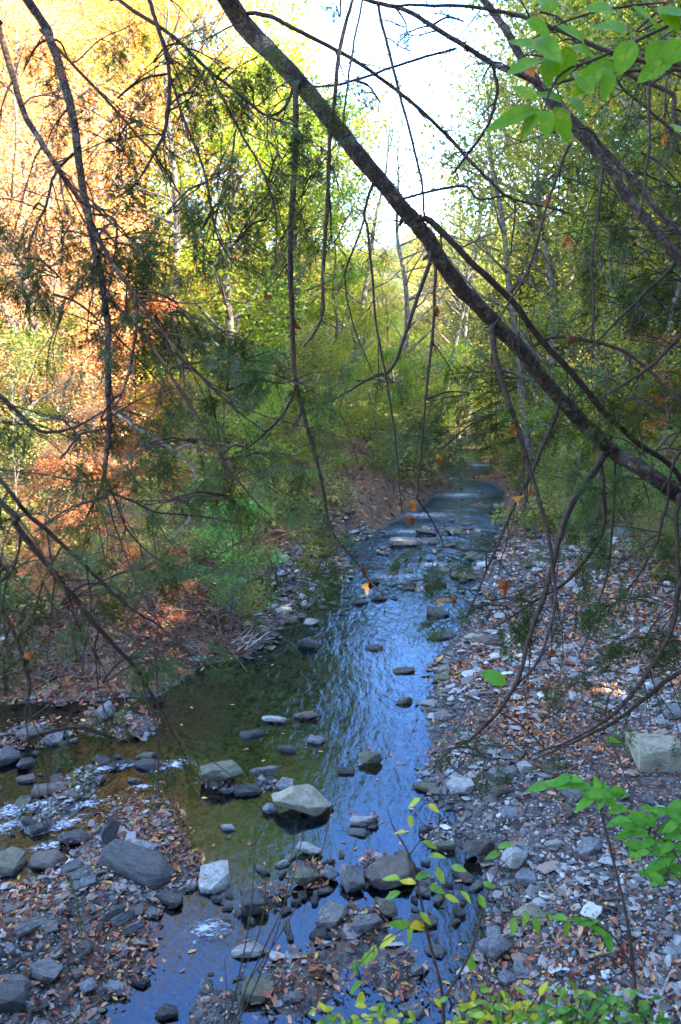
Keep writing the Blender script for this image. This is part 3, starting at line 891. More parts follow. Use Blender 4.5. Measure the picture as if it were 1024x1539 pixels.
col = N.ramp(geo.outputs['Random Per Island'], [(0, (0.04, 0.036, 0.031)), (.25, (0.1, 0.092, 0.08)), (.5, (0.2, 0.187, 0.165)), (.74, (0.32, 0.3, 0.27)), (.86, (0.23, 0.15, 0.1)), (.94, (.4, .375, .33)), (1, (0.5, 0.48, 0.44))])
nn = N.noise(geo.outputs['Position'], 60, 4, .7)
col = N.mix(.6, col, N.ramp(nn.outputs[0], [(.3, (.6,) * 3), (.7, (1.25,) * 3)]), 'MULTIPLY')
sx = N.n('ShaderNodeSeparateXYZ')
N.l(geo.outputs['Position'], sx.inputs[0])
wet = N.ramp(N.math('ADD', sx.outputs[2], N.math('MULTIPLY', N.math('SUBTRACT', N.noise(geo.outputs['Position'], 4, 3, .6).outputs[0], .5), .12)), [(.02, (1, 1, 1)), (.06, (0, 0, 0))])
col = N.mix(N.math('MULTIPLY', wet, .75), col, N.mix(1, col, (.36, .34, .3), 'MULTIPLY'))
bs = N.bsdf(col, .6, N.bump(nn.outputs[0], .4, .01), .35)
N.l(N.math('SUBTRACT', .62, N.math('MULTIPLY', wet, .36)), bs.inputs['Roughness'])
N.out(bs.outputs[0])
obj('pebbles', pm.mesh('pebbles'), m, kind='stuff', label='grey shale pebbles covering the gravel bars')

# one curled leaf: 8 vertices
LEAFV = np.array([[-.5, 0, 0], [-.22, .24, .1], [-.2, 0, 0], [-.22, -.24, .09], [.2, .2, .14], [.22, 0, .05], [.2, -.2, .12], [.55, 0, .16]])
LEAFT = np.array([[0, 2, 1], [0, 3, 2], [1, 2, 5], [1, 5, 4], [2, 3, 6], [2, 6, 5], [4, 5, 7], [5, 6, 7]])
lm = MB()
Q0 = scatter(56000, -4.5, 5.0, 2.2, 16, lambda sd, x, y, z: np.where(sd > .05, 1, np.where(z > -.01, .55, 0)) * (.1 + .9 * (fbm(x * 1.6, y * 1.6, 77, 3) > .1)) * np.where((x > np.interp(y, CLY, CLX)), .95, 1))
# drifts on the leafy tongue, the dam and the bars
for (px, py, r, n) in [(235, 1250, .3, 420), (255, 1290, .28, 420), (210, 1215, .22, 260), (560, 1290, .16, 120), (470, 1312, .16, 90), (110, 1400, .5, 380), (60, 1350, .4, 240), (180, 1440, .3, 320),
                       (120, 1480, .4, 220), (60, 950, .7, 700), (150, 930, .7, 700), (230, 955, .5, 500), (100, 1005, .6, 600), (10, 1000, .6, 500), (310, 930, .5, 400), (60, 890, .8, 600), (200, 890, .8, 600), (720, 1010, .4, 320), (800, 1090, .5, 500), (900, 1120, .5, 450), (940, 930, .9, 700), (980, 1010, .8, 500), (1000, 870, 1.2, 600), (545, 1392, .2, 130), (420, 1345, .2, 130), (450, 1470, .22, 180), (760, 1100, .5, 500), (820, 1050, .5, 400), (850, 1180, .4, 400), (870, 1420, .4, 500),
                       (720, 1480, .3, 160), (60, 1130, .35, 320), (180, 1085, .4, 260), (590, 1490, .22, 150), (940, 1250, .5, 300), (110, 1260, .14, 70), (80, 1186, .2, 70), (300, 1330, .1, 40)]:
    g = on_ground(px, py)
    xy = g[:2] + rng.normal(0, r * .6, (n, 2))
    z = height(xy[:, 0], xy[:, 1])
    ok = z > -.03
    Q0 = np.vstack([Q0, np.stack([xy[:, 0], xy[:, 1], np.maximum(z, .012)], -1)[ok]])
n = len(Q0)
sz = np.exp(rng.normal(math.log(.029), .36, n)).clip(.014, .08) * np.clip(Q0[:, 1] / 6, .85, 1.8)
Q0[:, 2] += .012 + rng.uniform(0, .02, n)
W, TT = tile(LEAFV, LEAFT, Q0, rotmats(n, .45), np.stack([sz, sz * rng.uniform(.6, 1.3, n), sz * rng.uniform(.4, 3.0, n)], -1))
lm.add(W, TT)
# leaves drifting on the water
W0 = []
for _ in range(260):
    px, py = rng.uniform(230, 690), rng.uniform(930, 1480)
    g = at_z(px, py, .004)
    if h1(g[0], g[1]) < -.02: W0.append(g)
W0 = np.array(W0)[:90]
sz = rng.uniform(.025, .05, len(W0))
W, TT = tile(LEAFV, LEAFT, W0, rotmats(len(W0), .05), np.stack([sz, sz, sz * .3], -1))
lm.add(W, TT)
obj('fallen_leaves', lm.mesh('fallen_leaves', True), M['litter'], kind='stuff', label='brown and rusty fallen leaves on the gravel and banks')
# litter of the far slopes: larger mats of leaf flakes
Q1 = scatter(46000, -9, 9, 6.5, 60, lambda sd, x, y, z: np.where((z > .12) | ((z > .03) & ((y > 12) | (x < -1))), 1.0, 0))
n = len(Q1)
sz = rng.uniform(.04, .09, n) * np.clip(Q1[:, 1] / 12, .7, 2.2)
Q1[:, 2] += .02
W, TT = tile(LEAFV, LEAFT, Q1, rotmats(n, .5), np.stack([sz, sz, sz], -1))
l2 = MB()
l2.add(W, TT)
obj('leaf_litter', l2.mesh('leaf_litter', True), M['litter'], kind='stuff', label='leaf litter covering the slopes of the wood')
M['bushleaf'] = leaf_mat('bush leaf', [(0, (.08, .26, .05)), (.6, (.15, .38, .065)), (1, (.28, .44, .08))], .5, hue=.2)
# ------------------------------------------------------------------ background trees: trunk and crown meshes, shared by copies
LV4 = np.array([[-.5, 0, 0], [0, .3, .06], [.5, 0, 0], [0, -.3, .06]])
LT4 = np.array([[0, 2, 1], [0, 3, 2]])

def limb_path(p0, d, L, n=6, up=.25, wob=.12):
    p = [np.array(p0, float)]
    d = unit(np.array(d, float))
    for _ in range(n - 1):
        d = unit(d + rng.normal(0, wob, 3) + np.array([0, 0, up / n]))
        p.append(p[-1] + d * L / (n - 1))
    return np.array(p)

def tree_meshes(kind, seed):
    """a tree 10 m high; returns (trunk mesh, crown mesh)."""
    global rng
    keep, rng = rng, np.random.default_rng(seed)
    tb, cb = MB(), MB()
    spec = dict(full=(.16, .25, 28, 3.0, 14000, .125, .55), wispy=(.11, .3, 22, 2.4, 7500, .11, .5), slim=(.12, .12, 24, 1.7, 9000, .115, .5),
                under=(.05, .1, 18, 3.0, 5200, .2, .6), fine=(.16, .2, 34, 3.0, 24000, .085, .5), bare=(.13, .35, 20, 2.6, 500, .14, .3))[kind]
    r0, low, nl, spread, nleaf, lsz, cl = spec
    lean = rng.normal(0, .5, 2)
    tp = [[0, 0, -.3], [0, 0, 0]]
    for k in range(1, 7):
        f = k / 6
        tp.append([lean[0] * f + rng.normal(0, .12), lean[1] * f + rng.normal(0, .12), 9.6 * f])
    tp = spline(tp, 26)
    tr = r0 * (1 - np.linspace(0, 1, 26)) ** .8 + .012
    tr[:3] *= 1.35
    V, T, Qd = tube(tp, tr, 9, .04)
    tb.add(V, T, Qd)
    ends = []
    for i in range(nl):
        f = low + (1 - low) * (i + rng.uniform(0, 1)) / nl
        f = min(f, .97)
        j = int(f * 25)
        a = rng.uniform(0, 6.283)
        env = math.sin(math.pi * min(1, ((f - low) / (1 - low)) * .8 + .2)) ** .7
        L = spread * (.45 + .65 * env) * rng.uniform(.7, 1.2)
        el = rng.uniform(.15, .6) + .5 * f
        pth = limb_path(tp[j], [math.cos(a), math.sin(a), el], L, 7, .25)
        rr = max(.012, tr[j] * .42) * (1 - np.linspace(0, 1, 7)) + .006
        V, T, Qd = tube(pth, rr, 5)
        tb.add(V, T, Qd)
        ends += [pth[3], pth[4], pth[5], pth[6]]
        for _ in range(4):
            q = rng.integers(2, 6)
            b = rng.uniform(0, 6.283)
            sp = limb_path(pth[q], unit(pth[q] - pth[q - 1]) + .9 * np.array([math.cos(b), math.sin(b), rng.uniform(-.2, .5)]), L * rng.uniform(.25, .5), 4, .1)
            V, T, Qd = tube(sp, np.linspace(.012, .005, 4), 4, cap=False)
            tb.add(V, T, Qd)
            ends += [sp[2], sp[3]]
    ends = np.array(ends)
    # leaf layers: each cluster is a flattish spray, clusters differ in size, some ends stay bare
    w = rng.uniform(0, 1, len(ends)) ** 1.5
    w /= w.sum()
    c = rng.choice(len(ends), nleaf, p=w)
    pos = ends[c] + rng.normal(0, 1, (nleaf, 3)) * np.array([cl, cl, cl * .42]) * (.6 + .8 * rng.uniform(0, 1, len(ends))[c])[:, None] * .8
    sz = rng.uniform(.6, 1.25, nleaf) * lsz
    W, TT = tile(LV4, LT4, pos, rotmats(nleaf, .55), np.stack([sz, sz * .95, sz], -1))
    cb.add(W, TT)
    rng = keep
    return tb.mesh('trunk', True), cb.mesh('crown')

def hemlock_meshes(seed, nb=120, nq=95):
    """an evergreen 10 m high with drooping flat sprays."""
    global rng
    keep, rng = rng, np.random.default_rng(seed)
    tb, cb = MB(), MB()
    tp = spline([[0, 0, -.3], [.05, 0, 2], [-.05, .05, 5], [.05, .02, 8], [0, 0, 10]], 24)
    V, T, Qd = tube(tp, .17 * (1 - np.linspace(0, 1, 24)) + .012, 9, .03)
    tb.add(V, T, Qd)
    for i in range(nb):
        f = .05 + .93 * (i + rng.uniform(0, 1)) / nb
        a = i * 2.4 + rng.uniform(-.5, .5)
        L = (2.5 * (1 - f) ** .75 + .2) * rng.uniform(.6, 1.2)
        d0 = np.array([math.cos(a), math.sin(a), .15])
        pth = spline([[0, 0, 10 * f], np.array([0, 0, 10 * f]) + d0 * L * .5, np.array([0, 0, 10 * f]) + d0 * L + [0, 0, -.28 * L]], 6)
        V, T, Qd = tube(pth, np.linspace(.03 * (1 - f) + .008, .005, 6), 4, cap=False)
        tb.add(V, T, Qd)
        k = int(nq * (.35 + .65 * (1 - f)))
        s = rng.uniform(.15, 1.05, k)
        side = rng.normal(0, .24, k) * L * (1.15 - s * .75)
        base = np.stack([np.interp(s, np.linspace(0, 1, 6), pth[:, c]) for c in range(3)], -1)
        n_ = np.array([-math.sin(a), math.cos(a), 0])
        pos = base + n_ * side[:, None] + np.stack([np.zeros(k), np.zeros(k), -np.abs(side) * .3 + rng.normal(0, .05, k)], -1)
        ang = a + np.sign(side) * rng.uniform(.5, 1.1, k)
        dn = -rng.uniform(0, .5, k)
        ca, sa = np.cos(ang), np.sin(ang)
        X = unit(np.stack([ca, sa, dn], -1))
        Y = unit(np.cross(np.array([0, 0, 1.0]) + rng.normal(0, .25, (k, 3)), X))
        Z = np.cross(X, Y)
        Rm = np.stack([X, Y, Z], -1)
        ln = rng.uniform(.16, .34, k)
        W, TT = tile(LV4, LT4, pos, Rm, np.stack([ln, ln * rng.uniform(.35, .6, k), ln], -1))
        cb.add(W, TT)
    rng = keep
    return tb.mesh('trunk', True), cb.mesh('crown')

KINDS = {'full': [tree_meshes('full', s) for s in (1, 2, 3)], 'wispy': [tree_meshes('wispy', s) for s in (4, 5)], 'slim': [tree_meshes('slim', s) for s in (6, 7)],
         'under': [tree_meshes('under', s) for s in (8, 9, 10)], 'fine': [tree_meshes('fine', s) for s in (21, 22)], 'bare': [tree_meshes('bare', s) for s in (12, 13)], 'hem': [hemlock_meshes(s) for s in (14, 15)]}
for k in KINDS:
    for a, b in KINDS[k]:
        a.materials.append(M['greybark'] if k != 'hem' else M['bark'])
        b.materials.append(M['green'] if k != 'hem' else M['needle'])
kcount = {}

def tree_at(x, y, Ht, kind, color, label, name=None, cat='tree', group=None, wide=1.0, lean=(0, 0)):
    i = kcount.get(kind, 0)
    kcount[kind] = i + 1
    tm, cm = KINDS[kind][i % len(KINDS[kind])]
    nm = name or {'hem': 'hemlock_tree', 'bare': 'bare_tree', 'under': 'leafy_shrub'}.get(kind, 'broadleaf_tree')
    if kind == 'under' and not name: cat = 'shrub'
    e = thing(nm, (x, y, h1(x, y)), label, cat, group, rng.uniform(0, 6.28))
    e.rotation_euler = (R(lean[0]), R(lean[1]), e.rotation_euler[2])
    s = Ht / 10
    e.scale = (s * wide, s * wide, s)
    obj('trunk', tm, None, e)
    obj('crown', cm, M[color] if color else None, e)
    return e

def tree(px, D, *a, **k):
    x = (px - CX) / F * D
    top = H + (.37 if px < 150 and D < 15.5 else .42 if px < 450 else .5 if px < 700 else .62) * math.hypot(x, D)      # the open sky over the creek stays open
    a = (min(a[0], max(1.0, top - h1(x, D))),) + a[1:]
    return tree_at(x, D, *a, **k)

G = 'trees of the autumn wood'
TREES = [
 # left slope, in the sun
 (-120, 12, 9, 'fine', 'orange', 'orange beech nearest the left edge, in front of the sunlit slope', {}),
 (40, 13.5, 9, 'fine', 'peach', 'peach coloured beech glowing in the sun high on the left', {}),
 (110, 17, 9.5, 'fine', 'orange', 'wide orange beech on the sunlit left slope behind the drooping limb', {}),
 (-20, 19, 15, 'full', 'peach', 'tall peach beech behind the orange beech on the left', {}),
 (200, 20, 11, 'wispy', 'orange', 'thin orange tree between the orange beech and the bright green maple', {}),
 (255, 23, 12, 'wispy', 'yellowgreen', 'tall loose yellow-green tree against the white sky on the left', {}),
 (345, 19, 8.5, 'full', 'limegreen', 'bright lime green maple left of the long hanging twig', {}),
 (420, 24, 8.6, 'full', 'limegreen', 'lime green tree behind the long hanging twig', {}),
 (430, 33, 13, 'wispy', 'gold', 'tall loose golden tree whose top reaches into the white sky', {}),
 (385, 27, 12, 'fine', 'yellowgreen', 'tall yellow-green tree between the lime green pair', {}),
 (320, 24, 11, 'fine', 'gold', 'golden tree above the bright lime green maple', {}),
 (495, 42, 13, 'wispy', 'yellowgreen', 'thin yellow-green tree at the left edge of the white sky', {}),
 (715, 45, 15, 'wispy', 'yellowgreen', 'thin yellow-green tree at the right edge of the white sky', {}),
 (300, 29, 13, 'full', 'yellowgreen', 'yellow-green tree filling the slope behind the lime green maple', {}),
 (470, 31, 9, 'wispy', 'gold', 'golden tree standing left of the gap of white sky', {}),
 (180, 30, 16, 'full', 'orange', 'tall orange tree far up the left slope', {}),
 (390, 38, 12, 'wispy', 'gold', 'far golden tree behind the lime green trees', {}),
 (90, 28, 17, 'full', 'peach', 'tallest peach tree far up the left slope', {}),
 (-60, 27, 17, 'full', 'orange', 'tall orange tree at the far left edge of the slope', {}),
 (215, 20, 7.5, 'hem', None, 'dark young hemlock among the orange trees of the left slope', {}),
 (440, 21, 6.5, 'slim', 'yellowgreen', 'slim yellow-green tree on the left bank behind the hanging twigs', {}),
 (500, 25, 6.5, 'slim', 'limegreen', 'slim bright green tree close to the bend of the creek', {}),
 (455, 39, 9, 'hem', None, 'dark hemlock far behind the golden tree', {}),
 (30, 23, 13, 'full', 'orange', 'orange tree filling the top left corner behind the peach beech', {}),
 (130, 24, 13, 'full', 'peach', 'peach tree between the tall left trees and the loose yellow-green tree', {}),
 (75, 33, 17, 'full', 'orange', 'orange tree far behind, at the top of the left slope', {}),
 # far end of the creek
 (545, 36, 5.5, 'full', 'yellowgreen', 'yellow-green tree closing the valley left of the bend', {}),
 (600, 44, 5.5, 'full', 'olive', 'olive tree closing the valley straight above the bend', {}),
 (655, 48, 6, 'wispy', 'gold', 'thin golden tree at the far end of the valley', {}),
 (700, 42, 6, 'full', 'olive', 'olive tree at the far end, right of the thin golden tree', {}),
 (760, 40, 9, 'wispy', 'yellowgreen', 'loose yellow-green tree rising right of the white sky', {}),
 (630, 60, 6, 'full', 'gold', 'distant golden tree low in the gap of sky', {}),
 (560, 58, 7, 'wispy', 'gold', 'distant thin golden tree left of the gap of sky', {}),
 (690, 62, 7.5, 'full', 'yellowgreen', 'distant yellow-green tree low in the gap of sky', {}),
 (500, 50, 9, 'full', 'yellowgreen', 'distant yellow-green tree behind the slim green tree', {}),
 # right slope, in the shade
 (800, 33, 14, 'wispy', 'yellowgreen', 'tall thin yellow-green tree behind the upper right twigs', {}),
 (850, 26, 13, 'full', 'yellowgreen', 'broad yellow-green tree on the right slope under the broad green leaves', {}),
 (930, 22, 13, 'full', 'olive', 'olive tree on the right slope behind the two dark limbs', {}),
 (790, 25, 7.5, 'hem', None, 'dark hemlock on the right bank above the bend', {}),
 (1000, 18, 13, 'wispy', 'yellowgreen', 'yellow-green tree at the right edge behind the hemlock twigs', {}),
 (900, 32, 17, 'full', 'green', 'tall green tree far up the right slope', {}),
 (1010, 28, 18, 'full', 'yellowgreen', 'tallest yellow-green tree far up the right slope', {}),
 (735, 30, 6.0, 'hem', None, 'small dark hemlock overhanging the bend of the creek', {}),
 (1085, 15, 11, 'fine', 'green', 'green leafy tree at the right edge of the wood', {}),
 (985, 14.5, 6.5, 'fine', 'yellowgreen', 'young yellow-green tree on the right slope under the leaning trunk', {}),
 (905, 17, 8.5, 'fine', 'yellowgreen', 'yellow-green tree right of the leaning trunk where the two dark limbs cross', {}),
 (835, 20, 9.5, 'fine', 'olive', 'olive tree standing behind the fork of the leaning trunk', {}),
 (1040, 19, 12, 'fine', 'green', 'tall green tree at the right edge behind the broad green leaves', {}),
 (880, 17, 6.0, 'wispy', 'green', 'small green tree between the leaning trunk and the right slope', {}),
 (1100, 22, 16, 'full', 'gold', 'golden tree beyond the right edge of the slope', {}),
 (960, 40, 20, 'full', 'olive', 'far olive tree crowning the right slope', {}),
 # low trees closing the valley
 (520, 44, 6, 'full', 'olive', 'far olive tree low on the valley end under the white sky', dict(group='trees far up the valley')),
 (575, 50, 6.5, 'full', 'olive', 'far olive tree low on the valley end under the white sky', dict(group='trees far up the valley')),
 (640, 41, 5, 'full', 'olive', 'far olive tree low on the valley end under the white sky', dict(group='trees far up the valley')),
 (675, 54, 7, 'full', 'olive', 'far olive tree low on the valley end under the white sky', dict(group='trees far up the valley')),
 (725, 50, 7.5, 'full', 'olive', 'far olive tree low on the valley end under the white sky', dict(group='trees far up the valley')),
 (610, 52, 6, 'wispy', 'yellowgreen', 'far thin yellow-green tree low on the valley end under the white sky', dict(group='trees far up the valley')),
 (660, 44, 5, 'wispy', 'yellowgreen', 'far thin yellow-green tree low on the valley end under the white sky', dict(group='trees far up the valley')),
 (545, 48, 6, 'wispy', 'yellowgreen', 'far thin yellow-green tree low on the valley end under the white sky', dict(group='trees far up the valley')),
 (780, 46, 9, 'wispy', 'yellowgreen', 'far thin yellow-green tree low on the valley end under the white sky', dict(group='trees far up the valley')),
 (585, 38, 4.5, 'full', 'limegreen', 'far bright green tree low on the valley end', dict(group='trees far up the valley')),
 (625, 37, 4, 'full', 'limegreen', 'far bright green tree low on the valley end', dict(group='trees far up the valley')),
 (690, 36, 4.2, 'full', 'limegreen', 'far bright green tree low on the valley end', dict(group='trees far up the valley')),
 (665, 40, 3.4, 'under', 'green', 'dark shrub, higher of two crowding the far end of the water', {}),
 (725, 38.5, 3.6, 'under', 'green', 'dark shrub, lower of two crowding the far end of the water', {}),
 (700, 45, 7, 'hem', None, 'hemlock standing in the middle of the valley beyond the far end of the water', {}),
 # bare trunks
 (605, 33, 12.5, 'bare', 'gold', 'bare grey tree leaning to the right in the gap of white sky', dict(lean=(0, 10))),
 (660, 37, 11, 'bare', 'gold', 'thin bare tree standing upright in the gap of white sky', {}),
 (290, 16.5, 10, 'bare', 'gold', 'thin bare tree against the white sky above the lime green maple', dict(lean=(0, 4))),
 (520, 30, 11, 'bare', 'gold', 'bare slender tree left of the leaning grey one', {}),
 (700, 40, 14, 'bare', 'yellowgreen', 'bare slender tree right of the upright thin one', dict(lean=(0, 5))),
 (405, 22, 9, 'bare', 'yellowgreen', 'bare slender tree behind the longest hanging twig', {}),
 (100, 16, 8, 'bare', 'orange', 'bare grey trunk among the orange trees', dict(lean=(0, -5))),
 (800, 21, 10, 'bare', 'yellowgreen', 'bare slender tree on the right bank behind the leaning trunk', dict(lean=(0, -4))),
 (590, 28, 5, 'bare', 'yellowgreen', 'bare sapling on the left bank by the bend', {}),
 # shrubs
 (195, 12.6, 2.9, 'under', 'rust', 'rusty red shrub on the left slope beside the long drooping limb', {}),
 (300, 12.2, 2.0, 'under', 'olive', 'olive shrub on the left slope behind the green bush', {}),
 (90, 11.5, 2.6, 'under', 'yellowgreen', 'yellow-green shrub under the orange trees on the left', {}),
 (20, 9.6, 2.4, 'under', 'olive', 'olive shrub at the left edge of the bank', {}),
 (140, 15, 3.6, 'under', 'peach', 'peach coloured shrub high on the left slope', {}),
 (250, 16, 3.8, 'under', 'yellowgreen', 'yellow-green shrub high on the left slope', {}),
 (380, 14.5, 2.6, 'under', 'green', 'green shrub behind the spray of hemlock on the left bank', {}),
 (440, 16.5, 3.0, 'under', 'olive', 'olive shrub above the leafy cut bank', {}),
 (500, 18.5, 2.8, 'under', 'yellowgreen', 'yellow-green shrub above the cut bank, nearest the bend', {}),
 (560, 22, 2.8, 'under', 'limegreen', 'bright green shrub on the left bank by the upper stream', {}),
 (600, 25, 2.6, 'under', 'limegreen', 'bright green shrub closest to the water at the bend', {}),
 (675, 31, 2.2, 'under', 'olive', 'olive shrub crowding the farthest bend from the left', {}),
 (735, 27, 2.2, 'under', 'yellowgreen', 'yellow-green shrub crowding the upper stream from the right', {}),
 (640, 24, 1.8, 'under', 'green', 'green shrub overhanging the left edge of the upper stream', {}),
 (775, 22, 2.2, 'under', 'olive', 'olive shrub overhanging the right edge of the upper stream', {}),
 (760, 27, 2.6, 'under', 'green', 'green shrub overhanging the upper stream from the right, farthest up', {}),
 (585, 18.5, 1.4, 'under', 'olive', 'small olive shrub above the water on the left of the upper stream', {}),
 (540, 27, 4.0, 'under', 'yellowgreen', 'yellow-green shrub behind the bright green shrubs of the bend', {}),
 (620, 33, 3.2, 'under', 'green', 'dark green shrub at the turn of the creek', {}),
 (690, 38, 4.2, 'under', 'olive', 'olive shrub closing the creek beyond the turn', {}),
 (770, 33, 3.4, 'under', 'green', 'green shrub on the right bank of the turn', {}),
 (810, 24, 3.0, 'under', 'olive', 'olive shrub on the right bank of the upper stream', {}),
 (860, 19, 2.6, 'under', 'yellowgreen', 'yellow-green shrub under the lower end of the leaning trunk', {}),
 (930, 16, 2.4, 'under', 'gold', 'golden shrub on the right slope', {}),
 (1000, 14, 2.6, 'under', 'rust', 'rusty shrub at the right edge of the slope', {}),
 (900, 13, 1.5, 'under', 'green', 'low green shrub behind the right gravel bar', {}),
 (1010, 11, 1.6, 'under', 'olive', 'low olive shrub at the right edge behind the gravel bar', {}),
 (820, 14.5, 1.3, 'under', 'green', 'low green shrub at the head of the right gravel bar', {}),
 (170, 9.3, 1.3, 'under', 'rust', 'low rusty shrub just above the left water edge', {}),
 (-60, 8.6, 1.5, 'under', 'olive', 'low olive shrub at the left edge near the water', {}),
 (60, 8.9, 1.3, 'under', 'rust', 'low rusty shrub at the left edge, beneath the olive shrubs', {}),
 (230, 9.2, 1.2, 'under', 'olive', 'low olive shrub next to the bright green bush on its left', {}),
 (300, 9.4, 1.2, 'under', 'green', 'green shrub right behind the bright green bush', {}),
 (250, 8.3, .8, 'under', 'rust', 'knee-high rusty shrub at the waterline of the left pool', {}),
 (150, 8.0, .8, 'under', 'olive', 'knee-high olive shrub at the waterline of the left pool', {}),
 (60, 8.0, .9, 'under', 'rust', 'rusty shrub at the waterline by the left edge', {}),
 (120, 10.4, 1.9, 'under', 'peach', 'pinkish shrub halfway up the left bank', {}),
 (420, 11.8, 1.3, 'under', 'olive', 'low olive shrub above the stony spit of the left bank', {}),
 (480, 15, 1.8, 'under', 'limegreen', 'light green shrub on the left bank above the leafy cut', {}),
 (390, 12.6, 2.2, 'under', 'limegreen', 'light green shrub between the green bush and the cut bank', {}),
 (905, 10.6, 1.3, 'under', 'green', 'dark green shrub at the back edge of the right gravel bar, nearest the creek', {}),
 (985, 10.2, 1.4, 'under', 'olive', 'olive shrub at the back edge of the right gravel bar beside two green ones', {}),
 (1060, 11.8, 2.2, 'under', 'green', 'tall green shrub at the right edge behind the gravel', {}),
 (860, 12.4, 1.5, 'under', 'olive', 'olive shrub at the edge of the right gravel bar, farther from the creek', {}),
 (950, 11, 1.7, 'under', 'green', 'green shrub at the edge of the right gravel bar under the lowest limb', {}),
 (1030, 9.4, 1.5, 'under', 'green', 'green shrub at the right edge close to the gravel', {}),
 (790, 19, 2.0, 'under', 'green', 'green shrub leaning over the right side of the upper stream', {}),
 (990, 17, 3.6, 'under', 'yellowgreen', 'yellow-green shrub high on the right slope', {}),
 (840, 16.5, 2.3, 'under', 'limegreen', 'light green shrub on the right bank below the leaning trunk', {}),
]
for px, D, Ht, kind, c, lab, ex in TREES:
    tree(px, D, Ht, kind, c, lab, **ex)

# the bright green bush that hangs over the left water edge
bush = tree(338, 8.7, 1.35, 'under', 'bushleaf', 'bright green leafy bush hanging over the water edge of the left bank', name='green_bush', cat='bush', wide=1.3)

# unseen hemlocks added beside and behind the viewer to cast shade on the creek
SHADE = [(7.5, -1.4, 16, .75), (5.6, -1.6, 14, .6), (7.5, 1.5, 13), (9.5, 6.0, 15), (8.5, -4.0, 14), (12.5, 9.5, 16), (12, 1.0, 16), (5.5, -5.5, 12), (12.5, -6, 15), (2.5, -8, 13), (15.5, 5, 17), (16, 14, 17), (18, -2, 16), (9, 13.5, 12), (8, -11, 15), (16, -10, 16), (19, 10, 17), (13.5, 19, 15)]
for x, y, Ht, *wd in SHADE:
    tree_at(x, y, Ht, 'hem', None, 'dark hemlock added out of the picture to shade the creek', group='hemlocks shading the creek', wide=wd[0] if wd else 1.25)

# ------------------------------------------------------------------ ground plants on the slopes
def herb_mesh(seed):
    r = np.random.default_rng(seed)
    mb = MB()
    n = 150
    a = r.uniform(0, 6.283, n)
    rad = .45 * np.sqrt(r.uniform(0, 1, n))
    pos = np.stack([rad * np.cos(a), rad * np.sin(a), .12 + .4 * r.uniform(0, 1, n) * (1 - rad)], -1)
    sz = r.uniform(.05, .1, n)
    W, TT = tile(LV4, LT4, pos, rotmats(n, .45, r), np.stack([sz, sz, sz], -1))
    mb.add(W, TT)
    return mb
um = MB()
U0 = scatter(6600, -9, 9, 7, 75, lambda sd, x, y, z: np.where(((sd > .9) & (z > .4)) | ((sd > .35) & (y > 13)), .9, 0) * (fbm(x * .5, y * .5, 50, 3) > -.1) * np.where((x < -.5) & (y < 9.5), .35, 1))
for i in range(4):
    hb = herb_mesh(60 + i)
    V, T = np.concatenate(hb.V), np.concatenate(hb.T)
    p = U0[i::4]
    W, TT = tile(V, T, p, rotmats(len(p), .05), rng.uniform(.6, 1.3, len(p)) * np.clip(p[:, 1] / 12, .7, 1.7))
    um.add(W, TT)
obj('undergrowth', um.mesh('undergrowth'), M['olive'], kind='stuff', label='low leafy undergrowth on the slopes of the wood')

M['deadtwig'] = bark_mat('dead twigs', (.08, .05, .035), (.16, .1, .07), (.27, .19, .14), 30)
# dead brush on the left bank
bb = MB()
for _ in range(700):
    px, py = rng.uniform(-40, 400), rng.uniform(840, 985)
    if px > 300 and py < 900: continue
    g = on_ground(px, py)
    a = rng.uniform(0, 6.283)
    L = rng.uniform(.3, 1.1)
    pth = limb_path(g, [math.cos(a), math.sin(a), rng.uniform(.0, .7)], L, 6, -.2, .3)
    V, T, Qd = tube(pth, np.linspace(rng.uniform(.004, .012), .002, 6), 4, cap=False)
    bb.add(V, T, Qd)
obj('brush', bb.mesh('brush', True), M['deadtwig'], kind='stuff', label='tangle of dead grey twigs along the left bank')

# single dead branches and driftwood
def deadwood(name, cat, label, paths, mt='palebark', **kw):
    mb = MB()
    for pts, r0, r1 in paths:
        p = spline(pts, 14)
        V, T, Qd = tube(p, np.linspace(r0, r1, 14), 7, .05)
        mb.add(V, T, Qd)
    return obj(name, mb.mesh(name, True), M[mt], None, label=label, category=cat)
def gp(px, py, dz): return on_ground(px, py, dz)
deadwood('driftwood', 'driftwood', 'little heap of bleached driftwood sticks at the tip of the green bush',
         [([gp(360 + rng.uniform(-20, 25), 968 + rng.uniform(-8, 16), .02), gp(385 + rng.uniform(-15, 30), 962 + rng.uniform(-14, 14), .08 + rng.uniform(0, .1))], .01, .004) for _ in range(10)])
def dp(px, py, D): return at_depth(px, py, D)
deadwood('dead_branch', 'dead branch', 'bleached dead branch standing out of the slope at the left edge', [([dp(-30, 690, 11), dp(20, 640, 11), dp(60, 600, 11.2), dp(110, 575, 11.3)], .035, .01), ([dp(40, 622, 11.1), dp(75, 628, 11), dp(95, 600, 11)], .03, .008)])
